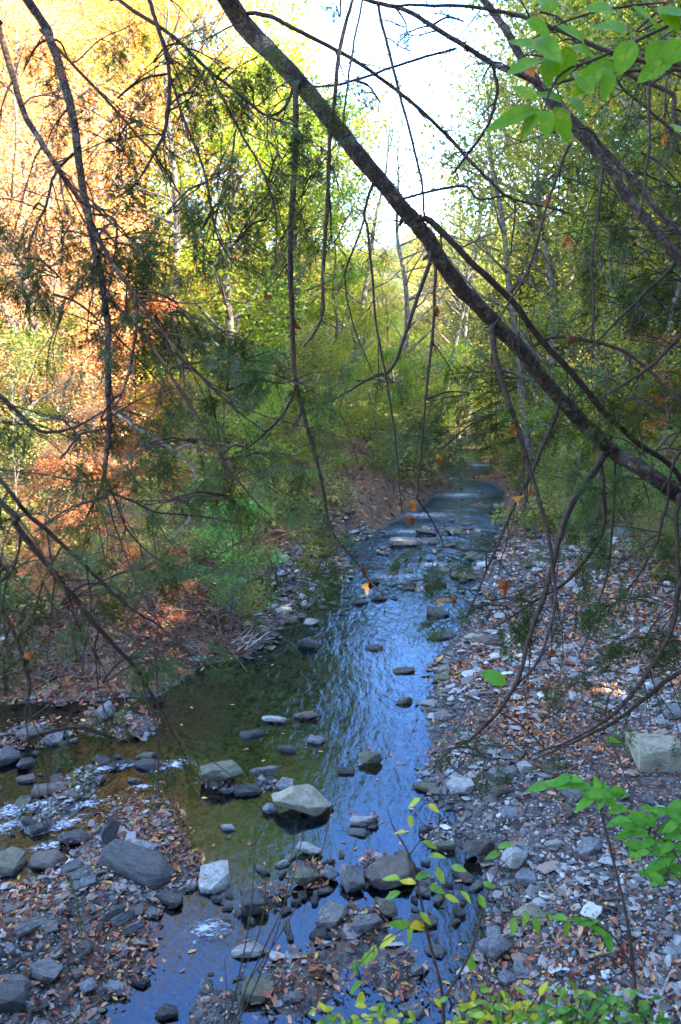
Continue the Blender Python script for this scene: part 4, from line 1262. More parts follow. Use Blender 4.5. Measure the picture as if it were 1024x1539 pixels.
# ------------------------------------------------------------------ overhanging limbs, twigs and sprays close to the viewer
def spray_template(seed):
    """flat hemlock spray one unit long: needles (triangles) along a fan of twiglets."""
    r = np.random.default_rng(seed)
    V, T, n = [], [], 0
    TV, TQ = [], []
    segs = [(np.zeros(2), np.array([1.0, r.normal(0, .08)]))]
    for i in range(9):
        for s in (-1, 1):
            t = .06 + .86 * (i + r.uniform(0, .8)) / 9
            L = (.5 * (1 - t) ** .8 + .06) * r.uniform(.55, 1.15)
            a = s * r.uniform(.7, 1.05)
            p = segs[0][1] * t
            segs.append((p, p + L * np.array([math.cos(a), math.sin(a)])))
            if L > .28:
                for q in (.4, .65):
                    pp = p + (segs[-1][1] - p) * q
                    for s2 in (-1, 1):
                        b = a + s2 * r.uniform(.5, .9)
                        segs.append((pp, pp + L * .3 * np.array([math.cos(b), math.sin(b)])))
    P, D, Nn = [], [], []
    for a, b in segs:
        L = np.linalg.norm(b - a)
        d = (b - a) / L
        m_ = max(2, int(L / .026))
        t = (np.arange(m_) + r.uniform(0, 1, m_)) / m_
        for s in (-1, 1):
            P.append(a + (b - a) * t[:, None])
            ang = s * r.uniform(.7, 1.25, m_)
            D.append(np.stack([d[0] * np.cos(ang) - d[1] * np.sin(ang), d[0] * np.sin(ang) + d[1] * np.cos(ang)], -1))
    P, D = np.concatenate(P), np.concatenate(D)
    k = len(P)
    zc = lambda q: -.18 * q[:, 0] ** 2 - .12 * np.abs(q[:, 1])
    ln = r.uniform(.03, .05, k)[:, None]
    w = .0058
    pr = np.stack([-D[:, 1], D[:, 0]], -1)
    tip = P + D * ln
    A, B, C = P + pr * w, P - pr * w, tip
    dz = r.normal(0, .01, k)
    f3 = lambda q, e=0: np.column_stack([q, zc(q) + e])
    V = np.stack([f3(A), f3(B), f3(C, dz)], 1).reshape(-1, 3)
    T = np.arange(3 * k).reshape(-1, 3)
    # thin twig strips
    sv, sq = [], []
    for a, b in segs:
        d = unit(b - a)
        p_ = np.array([-d[1], d[0]]) * .005
        q = np.array([a + p_, a - p_, b - p_ * .5, b + p_ * .5])
        o = 3 * k + len(sv) * 4
        sv.append(f3(q, .001))
        sq += [[o, o + 1, o + 2], [o, o + 2, o + 3]]
    return np.vstack([V] + sv), np.vstack([T, np.array(sq)])
SPR = [spray_template(s) for s in range(5)]

def frames(d, droop=0.0, roll=.5):
    """rotation matrices whose X follows d, Z mostly up."""
    X = unit(d + np.array([0, 0, -droop]))
    n = len(X)
    Z0 = np.array([0, -.25, 1.0]) + rng.normal(0, roll, (n, 3))
    Y = unit(np.cross(Z0, X))
    Z = np.cross(X, Y)
    return np.stack([X, Y, Z], -1)

def add_sprays(mb, pos, d, size, droop=.25, roll=.45):
    pos, d, size = np.asarray(pos), np.asarray(d), np.asarray(size)
    k = rng.integers(0, len(SPR), len(pos))
    Rm = frames(d, droop, roll)
    for i, (V, T) in enumerate(SPR):
        s = k == i
        if s.any():
            W, TT = tile(V, T, pos[s], Rm[s], size[s])
            mb.add(W, TT)

# crumpled hanging dead leaf with pointed lobes
def dead_leaf(parent, px, py, D, size, ang=0.0):
    c = at_depth(px, py, D)
    s = .7 * size / F * D
    lob = [(0, -.02), (.12, .0), (.3, .16), (.36, .22), (.34, .38), (.4, .5), (.27, .62), (.15, .84), (0, 1.05)]
    lob = [(x * rng.uniform(.75, 1.25), y) for x, y in lob]
    out = [(x, y) for x, y in lob] + [(-x * rng.uniform(.7, 1.1), y) for x, y in lob[-2:0:-1]]
    out = np.array(out) + rng.normal(0, .035, (len(out), 2))
    mid = np.array([[0, .12], [0, .4], [0, .68]])
    k = len(out)
    ring = out * .55 + np.column_stack([np.zeros(k), out[:, 1] * .2 + .17])
    P2 = np.vstack([out, ring, [[0, .4]]])
    a1, a2, p1, p2 = rng.uniform(.5, 1.3), rng.uniform(.15, .35), rng.uniform(0, 6), rng.uniform(0, 6)
    z = a1 * np.abs(P2[:, 0]) + a2 * np.sin(P2[:, 1] * 5 + p1) + .12 * np.sin(P2[:, 0] * 9 + P2[:, 1] * 7 + p2)
    V = np.column_stack([P2[:, 0], z, -P2[:, 1]]) * s
    i = np.arange(k); i2 = (i + 1) % k
    T = np.concatenate([np.stack([i, i2, k + i2], -1), np.stack([i, k + i2, k + i], -1), np.stack([k + i, k + i2, np.full(k, 2 * k)], -1)])
    st, _, sq = tube([[0, 0, .3 * s], [.03 * s, .02 * s, .12 * s], [0, 0, 0]], .0011, 4, cap=False)
    mb = MB()
    Rm = np.array(Matrix.Rotation(ang, 3, 'Y') @ Matrix.Rotation(rng.uniform(-.5, .5), 3, 'X') @ Matrix.Rotation(rng.uniform(-1.1, 1.1), 3, 'Z'))
    pool = np.concatenate(PATHS[(parent.parent or parent).name])
    near = pool[np.linalg.norm(pool - c, axis=1).argmin()]
    o_ = near - (Rm @ np.array([0, 0, .3 * s]))
    mb.add(V @ Rm.T + o_, T)
    mb.add(st @ Rm.T + o_, None, sq)
    return obj('dead_leaf', mb.mesh('dead_leaf', False), M['deadleaf'], parent)

PATHS = {}
def branch(parent, pts, mt='twig', twigs=6, twlen=.35, sprays=0, spsize=.2, droop=.6, pre=None, post=None, name='branch', jit=.004, tw_spray=0, post_r=None):
    """pts: (px, py, depth, width in px). pre / post: world points that carry the limb on out of the picture.
    Returns the branch object; its needle sprays are a child."""
    W3 = [at_depth(a, b, c) for a, b, c, w in pts]
    rr = [.8 * w / 2 / F * c for a, b, c, w in pts]
    if pre is not None:
        W3 = [np.array(q[:3], float) for q in pre] + W3
        rr = [q[3] for q in pre] + rr
    if post is not None:
        W3 = W3 + [np.array(q[:3], float) for q in post]
        rr = rr + [q[3] for q in post]
    n = max(10, len(W3) * 6)
    c = spline(np.column_stack([np.array(W3), np.array(rr)]), n)
    P, rad = c[:, :3], np.maximum(c[:, 3], .0012)
    wig = np.cumsum(rng.normal(0, 1, (n, 3)), 0)
    wig -= np.linspace(0, 1, n)[:, None] * wig[-1]
    P = P + wig * jit * .25
    PATHS.setdefault(parent.name, []).append(P[int(n * .25):])
    mb, nb = MB(), MB()
    V, T, Q = tube(P, rad, 12 if rad.max() > .02 else 7, .05 if rad.max() > .01 else .03)
    mb.add(V, T, Q)
    tan = unit(np.gradient(P, axis=0))
    if rad.max() > .02:             # broken stubs and knots on the thick limbs
        for _ in range(int(L * 7)):
            i = int(rng.uniform(.08, .95) * (n - 1))
            d = unit(np.cross(tan[i], rng.normal(0, 1, 3)) + tan[i] * rng.normal(0, .3))
            r0 = rad[i] * rng.uniform(.18, .38)
            l = rad[i] * rng.uniform(1.15, 2.2)
            V, T, Q = tube([P[i] + d * rad[i] * .5, P[i] + d * rad[i] * .95, P[i] + d * l], [r0 * 1.5, r0 * 1.05, r0 * .6], 7, .12)
            mb.add(V, T, Q)
    sp, sd_, ss = [], [], []
    for _ in range(twigs):
        i = int(rng.uniform(.12, .98) * (n - 1))
        a = rng.normal(0, 1, 3)
        d = unit(tan[i] * .7 + unit(a) * .8 + np.array([0, 0, -.2]))
        l = twlen * rng.uniform(.4, 1.3)
        q = limb_path(P[i], d, l, 7, -droop, .16)
        r0 = min(rad[i] * .5, .0035)
        V, T, Q = tube(q, np.linspace(r0, .0011, 7), 4, cap=False)
        PATHS[parent.name].append(q[1:])
        mb.add(V, T, Q)
        for _ in range(2):
            j = rng.integers(2, 6)
            q2 = limb_path(q[j], unit(q[j] - q[j - 1]) + rng.normal(0, .6, 3), l * rng.uniform(.3, .6), 5, -droop, .2)
            V, T, Q = tube(q2, np.linspace(r0 * .6, .0009, 5), 4, cap=False)
            mb.add(V, T, Q)
        for _ in range(tw_spray if rng.uniform() < .6 else 0):
            j = rng.integers(1, 7)
            sp.append(q[j]); sd_.append(unit(q[min(j, 6)] - q[j - 1]) + rng.normal(0, .45, 3)); ss.append(spsize * rng.uniform(.6, 1.2))
    for _ in range(sprays):
        i = int(rng.uniform(.25, 1) * (n - 1))
        sp.append(P[i]); sd_.append(tan[i] * .8 + rng.normal(0, .55, 3)); ss.append(spsize * rng.uniform(.6, 1.3))
    o = obj(name, mb.mesh(name, True), M[mt], parent)
    if sp:
        add_sprays(nb, sp, np.array(sd_), ss)
        obj('needle_spray', nb.mesh('needle_spray'), M['needle'], o)
    return o

def px_sprays(parent, spots):
    """extra boughs of needle sprays: (px, py, depth, heading in the picture in degrees, size m, count, spread px).
    Each bough grows from the nearest limb of its tree."""
    pool = np.concatenate(PATHS[parent.name])
    for px, py, D, ang, size, cnt, spr in spots:
        nb, mb = MB(), MB()
        c0 = at_depth(px, py, D)
        j = np.linalg.norm(pool - c0, axis=1).argmin()
        a0 = R(ang)
        d0 = np.array([math.cos(a0), .1, -math.sin(a0)])
        span = spr / F * D * 1.3
        B_ = spline([pool[j], (pool[j] + c0 - d0 * span) / 2 + [0, 0, .02], c0 - d0 * span, c0, c0 + d0 * span + [0, 0, -.03]], 18)
        V, T, Q = tube(B_, np.linspace(.0045, .0012, 18), 5, cap=False)
        mb.add(V, T, Q)
        for _ in range(max(3, int(cnt * .45))):
            i = rng.integers(7, 18)
            tn = unit(B_[min(i + 1, 17)] - B_[i - 1])
            d = unit(tn * .8 + np.array([rng.normal(0, .5), rng.normal(0, .3), rng.normal(0, .45)]))
            l = spr / F * D * rng.uniform(.2, 1.1)
            q = limb_path(B_[i], d, l, 5, -.2, .08)
            V, T, Q = tube(q, np.linspace(.002, .0011, 5), 4, cap=False)
            mb.add(V, T, Q)
            add_sprays(nb, [q[-1], q[2]], np.array([q[-1] - q[-2], unit(q[2] - q[1]) + rng.normal(0, .4, 3)]), size * rng.uniform(.4, .95, 2), .1, .5)
        o = obj('bough', mb.mesh('bough', True), M['twig'], parent)
        obj('needle_spray', nb.mesh('needle_spray'), M['needle'], o)

# ---------------- the leaning trunk across the picture
lt = thing('leaning_tree', on_ground(1180, 905), 'slender leaning tree whose bare trunk slants right across the view, twigs hanging from it', 'tree')
lt_inv = -np.array(lt.location)
bpy.context.view_layer.update()
def under(parent):
    """parts are built in world coordinates: undo the parent's placing."""
    for o in bpy.data.objects:
        if o.parent is parent and 'inv' not in o and o.type == 'MESH':
            o.matrix_parent_inverse = Matrix.Translation(-Vector(parent.location))
            o['inv'] = 1
    for o in bpy.data.objects:
        if 'inv' in o: del o['inv']
base = np.array(lt.location)
tpts = [(343, 0, 2.95, 36), (430, 95, 3.0, 33), (512, 193, 3.1, 31), (590, 288, 3.2, 29), (640, 345, 3.28, 29), (677, 400, 3.35, 29), (742, 475, 3.5, 28), (790, 525, 3.6, 27), (850, 600, 3.75, 27), (922, 675, 3.95, 27), (1024, 745, 4.2, 27)]
branch(lt, tpts[::-1], 'bark', 3, .3, name='trunk', pre=[(*(base + [0, 0, -.2]), .075), (*(base + [-.25, .0, .45]), .06)],
       post=[(-.75, 2.7, 4.75, .04), (-1.3, 2.5, 5.4, .03), (-1.9, 2.3, 6.2, .012)], jit=.01)
B = []
def tb(pts, **k):
    o = branch(lt, pts, **k)
    B.append(o)
    return o
b1 = tb([(449, 118, 3.02, 11), (447, 142, 3.0, 12), (445, 240, 2.98, 12), (440, 320, 2.97, 11), (439, 400, 2.95, 11), (442, 475, 2.95, 10), (447, 565, 2.95, 9), (465, 640, 2.95, 8), (485, 725, 2.95, 7), (500, 800, 2.95, 5.5), (530, 840, 2.95, 4), (562, 882, 2.95, 3), (592, 902, 2.95, 2)], twigs=7, twlen=.25)
tb([(447, 568, 2.95, 6), (437, 605, 2.93, 5.5), (410, 640, 2.9, 5), (375, 670, 2.87, 3.5), (350, 685, 2.85, 2)], twigs=3, twlen=.2)
tb([(742, 480, 3.5, 12), (741, 500, 3.47, 12), (748, 545, 3.45, 11), (767, 600, 3.42, 10), (782, 640, 3.4, 9), (793, 685, 3.38, 9), (807, 730, 3.35, 8), (822, 790, 3.3, 7.5), (832, 840, 3.28, 7), (837, 910, 3.25, 6), (812, 990, 3.2, 5), (782, 1026, 3.2, 4), (770, 1034, 3.2, 3)], twigs=9, twlen=.3)
tb([(843, 600, 3.75, 8), (838, 620, 3.73, 8), (827, 650, 3.7, 8), (807, 695, 3.66, 7), (797, 720, 3.62, 7), (777, 750, 3.6, 6), (757, 795, 3.55, 5), (735, 850, 3.5, 4), (700, 930, 3.45, 3)], twigs=7, twlen=.3)
b8 = tb([(913, 672, 3.93, 13), (905, 690, 3.9, 14), (882, 725, 3.8, 13), (857, 765, 3.7, 12), (840, 810, 3.6, 11), (832, 848, 3.5, 11), (817, 900, 3.4, 10), (794, 960, 3.3, 9), (782, 1015, 3.2, 8), (752, 1065, 3.15, 7), (712, 1105, 3.1, 5.5), (677, 1128, 3.1, 4), (645, 1160, 3.1, 2.5)], twigs=10, twlen=.3)
tb([(903, 690, 3.92, 9), (907, 740, 3.9, 9), (906, 790, 3.88, 8.5), (892, 822, 3.84, 8), (852, 872, 3.75, 6), (800, 905, 3.7, 4.5), (740, 945, 3.65, 3)], twigs=8, twlen=.3)
tb([(925, 676, 3.96, 6), (925, 740, 3.95, 6), (922, 800, 3.94, 5), (915, 860, 3.92, 4), (890, 940, 3.9, 3), (870, 990, 3.9, 2)], twigs=5, twlen=.25)
tb([(628, 330, 3.26, 10), (645, 330, 3.25, 12), (672, 355, 3.26, 12), (712, 395, 3.3, 12), (772, 452, 3.4, 12), (812, 508, 3.5, 12), (862, 562, 3.6, 12), (912, 622, 3.72, 12), (962, 668, 3.85, 11), (1024, 720, 4.0, 10)], twigs=8, twlen=.35, post=[(2.1, 4.2, 1.9, .01), (2.5, 4.4, 1.3, .004)])
tb([(800, 520, 3.55, 6), (830, 507, 3.5, 7), (862, 510, 3.45, 7), (927, 525, 3.4, 7), (972, 555, 3.38, 6), (1002, 585, 3.36, 6), (1040, 620, 3.3, 5), (1090, 680, 3.3, 3)], twigs=7, twlen=.35)
tb([(650, 365, 3.3, 8), (644, 400, 3.28, 8), (627, 450, 3.26, 7.5), (607, 510, 3.24, 7), (587, 555, 3.22, 6), (560, 567, 3.2, 5), (512, 597, 3.18, 3.5), (470, 615, 3.15, 2)], twigs=6, twlen=.25, tw_spray=1, spsize=.12)
tb([(655, 385, 3.32, 6), (652, 430, 3.33, 6), (650, 500, 3.34, 5.5), (640, 600, 3.35, 5), (632, 680, 3.36, 4), (627, 750, 3.38, 3)], twigs=4, twlen=.2)
tb([(372, 20, 2.98, 7), (395, 22, 2.97, 8), (430, 35, 2.97, 8), (512, 77, 3.0, 7.5), (577, 120, 3.02, 7), (637, 170, 3.05, 7), (687, 220, 3.1, 6.5), (722, 260, 3.1, 6), (762, 297, 3.1, 5), (812, 310, 3.12, 3.5), (857, 320, 3.15, 2.5)], twigs=6, twlen=.25)
tb([(567, 258, 3.18, 6), (558, 285, 3.17, 6), (547, 325, 3.15, 5.5), (552, 350, 3.15, 5), (558, 400, 3.15, 5), (567, 500, 3.16, 4.5), (580, 565, 3.17, 4.5), (592, 650, 3.18, 4), (604, 770, 3.2, 2.5)], twigs=4, twlen=.18)
tb([(548, 330, 3.15, 4), (527, 390, 3.12, 4), (520, 420, 3.1, 3), (530, 480, 3.1, 3), (560, 560, 3.1, 2)], twigs=3, twlen=.2)
tb([(445, 112, 3.02, 5), (430, 160, 3.0, 6), (400, 172, 2.97, 5), (360, 142, 2.95, 4), (310, 100, 2.92, 3)], twigs=4, twlen=.2)
tb([(600, 300, 3.2, 5), (690, 280, 3.18, 5), (720, 300, 3.15, 4.5), (770, 300, 3.1, 4), (768, 380, 3.1, 3)], twigs=2, twlen=.2)
tb([(460, 130, 3.04, 4), (520, 125, 3.0, 5), (587, 103, 2.95, 5), (640, 85, 2.9, 5), (687, 72, 2.88, 4)], twigs=3, twlen=.25)
for px, py, D, s, bi in [(661, 757, 3.35, 24, 10), (592, 800, 3.2, 32, 12), (655, 860, 3.3, 26, 2), (536, 880, 2.95, 24, 0), (690, 730, 3.3, 34, 10), (715, 732, 3.3, 28, 3), (765, 852, 3.4, 40, 3), (880, 415, 3.4, 40, 8), (650, 452, 3.3, 22, 10), (548, 845, 2.95, 20, 0), (627, 858, 3.3, 20, 2), (770, 640, 3.4, 26, 2), (845, 965, 3.3, 22, 4), (425, 495, 2.95, 22, 1), (470, 470, 2.95, 26, 0), (335, 455, 2.9, 20, 1), (758, 540, 3.45, 24, 2), (740, 700, 3.6, 24, 3)]:
    dead_leaf(B[bi], px, py, D, s, rng.uniform(-1, 1))
px_sprays(lt, [(690, 640, 3.4, 160, .22, 26, 40), (660, 600, 3.35, 170, .18, 14, 36), (720, 920, 3.5, 170, .22, 12, 34), (690, 830, 3.5, 175, .2, 10, 30), (640, 820, 3.5, 180, .15, 5, 20),
               (750, 900, 3.5, 185, .2, 10, 40), (690, 1130, 3.1, 190, .14, 9, 30), (780, 1120, 3.2, 190, .14, 7, 30), (560, 570, 3.2, 190, .12, 7, 25), (850, 720, 3.8, 200, .2, 6, 50), (730, 560, 3.5, 190, .2, 10, 40)])
under(lt)

# ---------------- hemlock at the left, out of the picture; its limbs droop into view
hl = thing('hemlock_tree', (-3.0, 2.3, h1(-3.0, 2.3)), 'hemlock beyond the left edge whose limbs droop into the picture with dark needle sprays', 'tree')
b0 = np.array(hl.location)
V, T, Q = tube(spline([b0 + [0, 0, -.3], b0 + [.05, .03, 2], b0 + [-.03, .02, 5], b0 + [.05, 0, 9], b0 + [0, 0, 12]], 24), np.linspace(.17, .03, 24), 12, .04)
mb = MB(); mb.add(V, T, Q)
obj('trunk', mb.mesh('trunk', True), M['bark'], hl)
def tr(z, r): return (-3.0, 2.3, z, r)
LB = []
def lb(pts, **k):
    LB.append(branch(hl, pts, **k))
    return LB[-1]
lb([(42, 0, 2.3, 17), (75, 60, 2.3, 17), (100, 140, 2.3, 16), (115, 215, 2.3, 15), (122, 280, 2.3, 14), (132, 340, 2.3, 13.5), (145, 400, 2.3, 13), (155, 475, 2.3, 12), (159, 530, 2.3, 12), (159, 585, 2.3, 11), (163, 640, 2.3, 10), (159, 700, 2.3, 8), (147, 745, 2.3, 6), (122, 795, 2.3, 3)],
   pre=[tr(5.3, .035), (-2.0, 2.35, 5.2, .028), (-1.25, 2.35, 4.6, .022)], twigs=14, twlen=.4, tw_spray=1, spsize=.14, mt='bark')
lb([(-10, 10, 2.2, 11), (0, 30, 2.2, 12), (25, 110, 2.2, 12), (45, 170, 2.2, 11.5), (75, 222, 2.2, 11), (105, 268, 2.22, 10), (128, 300, 2.24, 10), (140, 330, 2.24, 10), (165, 378, 2.25, 9), (178, 402, 2.25, 8.5), (205, 445, 2.25, 8), (207, 500, 2.25, 6), (192, 575, 2.25, 4.5), (172, 612, 2.25, 3)],
   pre=[tr(4.9, .03), (-1.9, 2.2, 4.75, .022), (-1.2, 2.2, 4.3, .014)], twigs=14, twlen=.4, tw_spray=1, spsize=.14, mt='bark')
lb([(205, -60, 2.5, 8), (225, 0, 2.5, 8), (245, 60, 2.5, 8), (255, 110, 2.5, 7.5), (250, 190, 2.5, 6.5), (240, 216, 2.5, 6), (205, 275, 2.5, 3), (170, 300, 2.5, 2)], pre=[tr(6.0, .03), (-1.8, 2.4, 5.7, .02), (-1.0, 2.6, 5.0, .012)], twigs=12, twlen=.35, tw_spray=1, spsize=.14)
lb([(255, 112, 2.5, 5), (280, 190, 2.5, 5), (310, 270, 2.5, 4.5), (325, 350, 2.5, 4), (350, 395, 2.5, 2.5)], twigs=8, twlen=.28, tw_spray=2, spsize=.13)
lb([(140, -40, 2.6, 7), (180, 0, 2.6, 7), (260, 55, 2.6, 7), (310, 100, 2.6, 6.5), (360, 140, 2.6, 5.5), (400, 172, 2.6, 4.5), (447, 190, 2.6, 3)], pre=[tr(5.8, .03), (-1.9, 2.5, 5.5, .02), (-1.1, 2.6, 4.9, .011)], twigs=12, twlen=.35, tw_spray=1, spsize=.14)
lb([(315, 108, 2.6, 5), (350, 178, 2.6, 5), (390, 250, 2.6, 4.5), (415, 320, 2.6, 4), (415, 395, 2.6, 2.5)], twigs=9, twlen=.28, tw_spray=2, spsize=.13)
lb([(355, 195, 2.6, 4), (340, 280, 2.6, 4), (325, 320, 2.6, 3), (318, 380, 2.6, 2)], twigs=5, twlen=.2, tw_spray=1, spsize=.12)
lb([(60, 45, 2.35, 6), (120, 110, 2.35, 6), (170, 160, 2.36, 5.5), (205, 200, 2.38, 5), (240, 242, 2.4, 4.5), (285, 320, 2.45, 3)], twigs=8, twlen=.3, tw_spray=1, spsize=.14)
lb([(150, 440, 2.3, 7), (200, 485, 2.28, 7), (235, 535, 2.25, 6.5), (270, 590, 2.22, 6), (300, 635, 2.2, 5.5), (330, 680, 2.2, 5), (360, 725, 2.2, 4), (395, 765, 2.2, 3), (430, 800, 2.2, 2)], twigs=12, twlen=.3, tw_spray=2, spsize=.17)
lb([(178, 410, 2.25, 6), (250, 505, 2.25, 5.5), (300, 560, 2.25, 5), (340, 600, 2.25, 4), (400, 650, 2.25, 2.5)], twigs=12, twlen=.3, tw_spray=2, spsize=.16)
lb([(165, 615, 2.3, 6), (210, 645, 2.32, 6), (250, 670, 2.34, 5.5), (285, 697, 2.35, 5), (296, 728, 2.35, 4), (283, 762, 2.35, 3)], mt='palebark', twigs=4, twlen=.25)  # lit limb: the light on it is put into the pale bark colour
lb([(155, 735, 2.3, 5), (200, 755, 2.3, 5), (240, 772, 2.3, 4.5), (300, 775, 2.3, 4), (380, 790, 2.3, 3)], twigs=7, twlen=.2, tw_spray=1, spsize=.15)
lb([(160, 720, 2.3, 4), (190, 790, 2.28, 4), (230, 835, 2.25, 3.5), (300, 860, 2.2, 2.5)], twigs=4, twlen=.18, tw_spray=1, spsize=.14)
lb([(-20, 740, 1.5, 12), (20, 790, 1.52, 12), (65, 842, 1.55, 11), (110, 897, 1.6, 10), (150, 945, 1.63, 9), (190, 990, 1.66, 7.5), (225, 1040, 1.7, 6), (250, 1080, 1.72, 4.5), (282, 1142, 1.75, 2.5)], pre=[tr(3.9, .03), (-2.0, 2.0, 3.6, .022), (-1.2, 1.7, 3.2, .012)], twigs=14, twlen=.28, tw_spray=1, spsize=.13)
lb([(-20, 700, 1.55, 9), (40, 770, 1.57, 9), (90, 815, 1.6, 8), (150, 870, 1.63, 7), (200, 915, 1.66, 5.5), (250, 950, 1.7, 4), (300, 1000, 1.7, 2)], pre=[tr(4.0, .03), (-2.0, 2.1, 3.7, .02), (-1.2, 1.8, 3.3, .01)], twigs=14, twlen=.28, tw_spray=1, spsize=.13)
lb([(-15, 890, 1.7, 8), (0, 905, 1.7, 8), (30, 970, 1.7, 7), (40, 1030, 1.7, 6), (37, 1080, 1.7, 3.5), (42, 1120, 1.7, 2)], pre=[tr(3.4, .025), (-2.0, 2.0, 3.1, .018), (-1.2, 1.8, 2.85, .01)], twigs=9, twlen=.25, tw_spray=1, spsize=.13)
lb([(-20, 575, 2.4, 8), (0, 590, 2.4, 8), (30, 620, 2.4, 7.5), (65, 648, 2.4, 7), (110, 645, 2.4, 5), (155, 618, 2.42, 3)], pre=[tr(4.2, .025), (-2.0, 2.35, 3.9, .018), (-1.3, 2.4, 3.55, .011)], twigs=5, twlen=.3)
lb([(90, 690, 2.3, 4), (120, 655, 2.3, 4.5), (158, 645, 2.3, 4)], twigs=3, twlen=.2)
lb([(110, 230, 2.3, 6), (85, 262, 2.3, 5.5), (70, 310, 2.28, 5), (50, 350, 2.27, 4), (30, 400, 2.25, 2.5)], twigs=8, twlen=.3, tw_spray=2, spsize=.15)
lb([(128, 320, 2.3, 5), (168, 325, 2.3, 5), (178, 350, 2.3, 4), (172, 395, 2.3, 3)], twigs=3, twlen=.2, tw_spray=1, spsize=.12)
for px, py, s, bi in [(62, 965, 26, 15), (130, 150, 30, 0), (125, 170, 28, 0), (185, 235, 24, 7), (155, 480, 26, 0)]:
    dead_leaf(LB[bi], px, py, 1.68 if bi == 15 else 2.3, s, rng.uniform(-.6, .6))
px_sprays(hl, [(250, 455, 2.3, 10, .2, 26, 40), (300, 480, 2.3, 10, .17, 14, 34), (210, 350, 2.4, 350, .18, 16, 45), (120, 350, 2.3, 200, .2, 18, 45), (40, 400, 2.3, 200, .2, 16, 40), (330, 540, 2.3, 350, .17, 18, 55), (400, 560, 2.35, 0, .16, 12, 40),
               (280, 660, 2.25, 350, .17, 15, 50), (390, 680, 2.25, 350, .16, 11, 45), (300, 745, 2.2, 350, .15, 9, 40), (440, 800, 2.2, 340, .13, 8, 40), (210, 600, 2.3, 330, .18, 12, 50), (120, 760, 2.2, 330, .2, 12, 60), (60, 640, 2.3, 200, .17, 12, 50),
               (300, 140, 2.6, 330, .17, 26, 45), (360, 100, 2.6, 320, .16, 20, 40), (420, 130, 2.7, 320, .15, 14, 35), (270, 60, 2.6, 320, .16, 16, 40), (200, 170, 2.5, 300, .16, 16, 40), (250, 380, 2.5, 330, .16, 14, 40), (140, 200, 2.4, 210, .16, 14, 40), (440, 330, 2.7, 300, .14, 12, 30), (520, 330, 2.8, 300, .13, 10, 30), (470, 180, 2.7, 300, .14, 10, 30), (300, 280, 2.5, 320, .17, 18, 50), (380, 320, 2.6, 300, .16, 16, 40), (220, 110, 2.5, 320, .16, 12, 45), (150, 60, 2.4, 320, .17, 10, 40), (480, 250, 2.7, 300, .15, 14, 40),
               (430, 230, 2.7, 300, .16, 12, 40), (60, 60, 2.3, 300, .16, 7, 40), (330, 300, 2.6, 300, .17, 14, 40), (160, 870, 1.7, 330, .15, 12, 60), (60, 930, 1.7, 320, .15, 9, 50), (200, 1000, 1.7, 330, .13, 9, 40), (120, 1090, 1.75, 200, .13, 10, 40), (30, 850, 1.6, 320, .14, 9, 40), (500, 860, 2.4, 350, .14, 6, 30), (450, 870, 2.4, 350, .14, 6, 25),
               (100, 470, 2.3, 200, .18, 10, 45), (20, 300, 2.3, 200, .18, 8, 40), (470, 560, 2.5, 340, .15, 10, 35)])
under(hl)

# ---------------- hemlock at the right, out of the picture
hr = thing('hemlock_tree', (3.2, 3.4, h1(3.2, 3.4)), 'hemlock beyond the right edge whose thin twigs and dark limbs hang over the gravel bar', 'tree')
b0 = np.array(hr.location)
V, T, Q = tube(spline([b0 + [0, 0, -.3], b0 + [.03, .0, 2], b0 + [-.05, .05, 5], b0 + [.0, .05, 9], b0 + [0, 0, 12]], 24), np.linspace(.19, .03, 24), 12, .04)
mb = MB(); mb.add(V, T, Q)
obj('trunk', mb.mesh('trunk', True), M['bark'], hr)
RB = []
def rb(pts, **k):
    RB.append(branch(hr, pts, **k))
    return RB[-1]
def t2(z, r): return (3.2, 3.4, z, r)
rb([(1060, 400, 2.7, 12), (1024, 358, 2.7, 12), (992, 320, 2.7, 12), (952, 272, 2.7, 12), (912, 230, 2.7, 11.5), (872, 190, 2.7, 11), (842, 160, 2.7, 11), (807, 127, 2.7, 11), (762, 107, 2.7, 10.5), (727, 92, 2.7, 10), (677, 60, 2.7, 9), (612, 20, 2.7, 8), (542, 0, 2.7, 7), (480, -30, 2.7, 5)],
   pre=[t2(3.6, .03), (2.4, 3.1, 3.6, .024), (1.7, 2.9, 3.6, .017)], twigs=10, twlen=.35, mt='bark')
rb([(1070, 450, 2.95, 17), (1024, 397, 2.95, 17), (977, 340, 2.95, 17), (942, 295, 2.95, 17), (907, 245, 2.95, 16.5), (867, 200, 2.95, 16), (837, 165, 2.95, 16), (807, 122, 2.95, 15), (777, 75, 2.95, 15), (757, 40, 2.95, 14), (727, 0, 2.95, 13), (690, -50, 2.95, 11)],
   pre=[t2(3.4, .036), (2.5, 3.3, 3.45, .03), (1.85, 3.15, 3.5, .024)], twigs=8, twlen=.35, mt='bark')
rb([(1080, 100, 2.5, 9), (1024, 96, 2.5, 9), (972, 90, 2.5, 9), (912, 75, 2.5, 8.5), (852, 50, 2.5, 8), (792, 27, 2.5, 7.5), (712, 10, 2.5, 6.5), (640, 10, 2.5, 5.5), (587, 8, 2.5, 4)], pre=[t2(4.6, .025), (2.2, 3.0, 4.5, .016)], twigs=10, twlen=.35)
rb([(1080, 100, 2.3, 7), (1024, 105, 2.3, 7), (972, 106, 2.3, 7), (902, 112, 2.3, 6.5), (860, 120, 2.3, 6), (822, 127, 2.3, 5)], pre=[t2(4.5, .025), (2.2, 2.9, 4.4, .014)], twigs=5, twlen=.3)
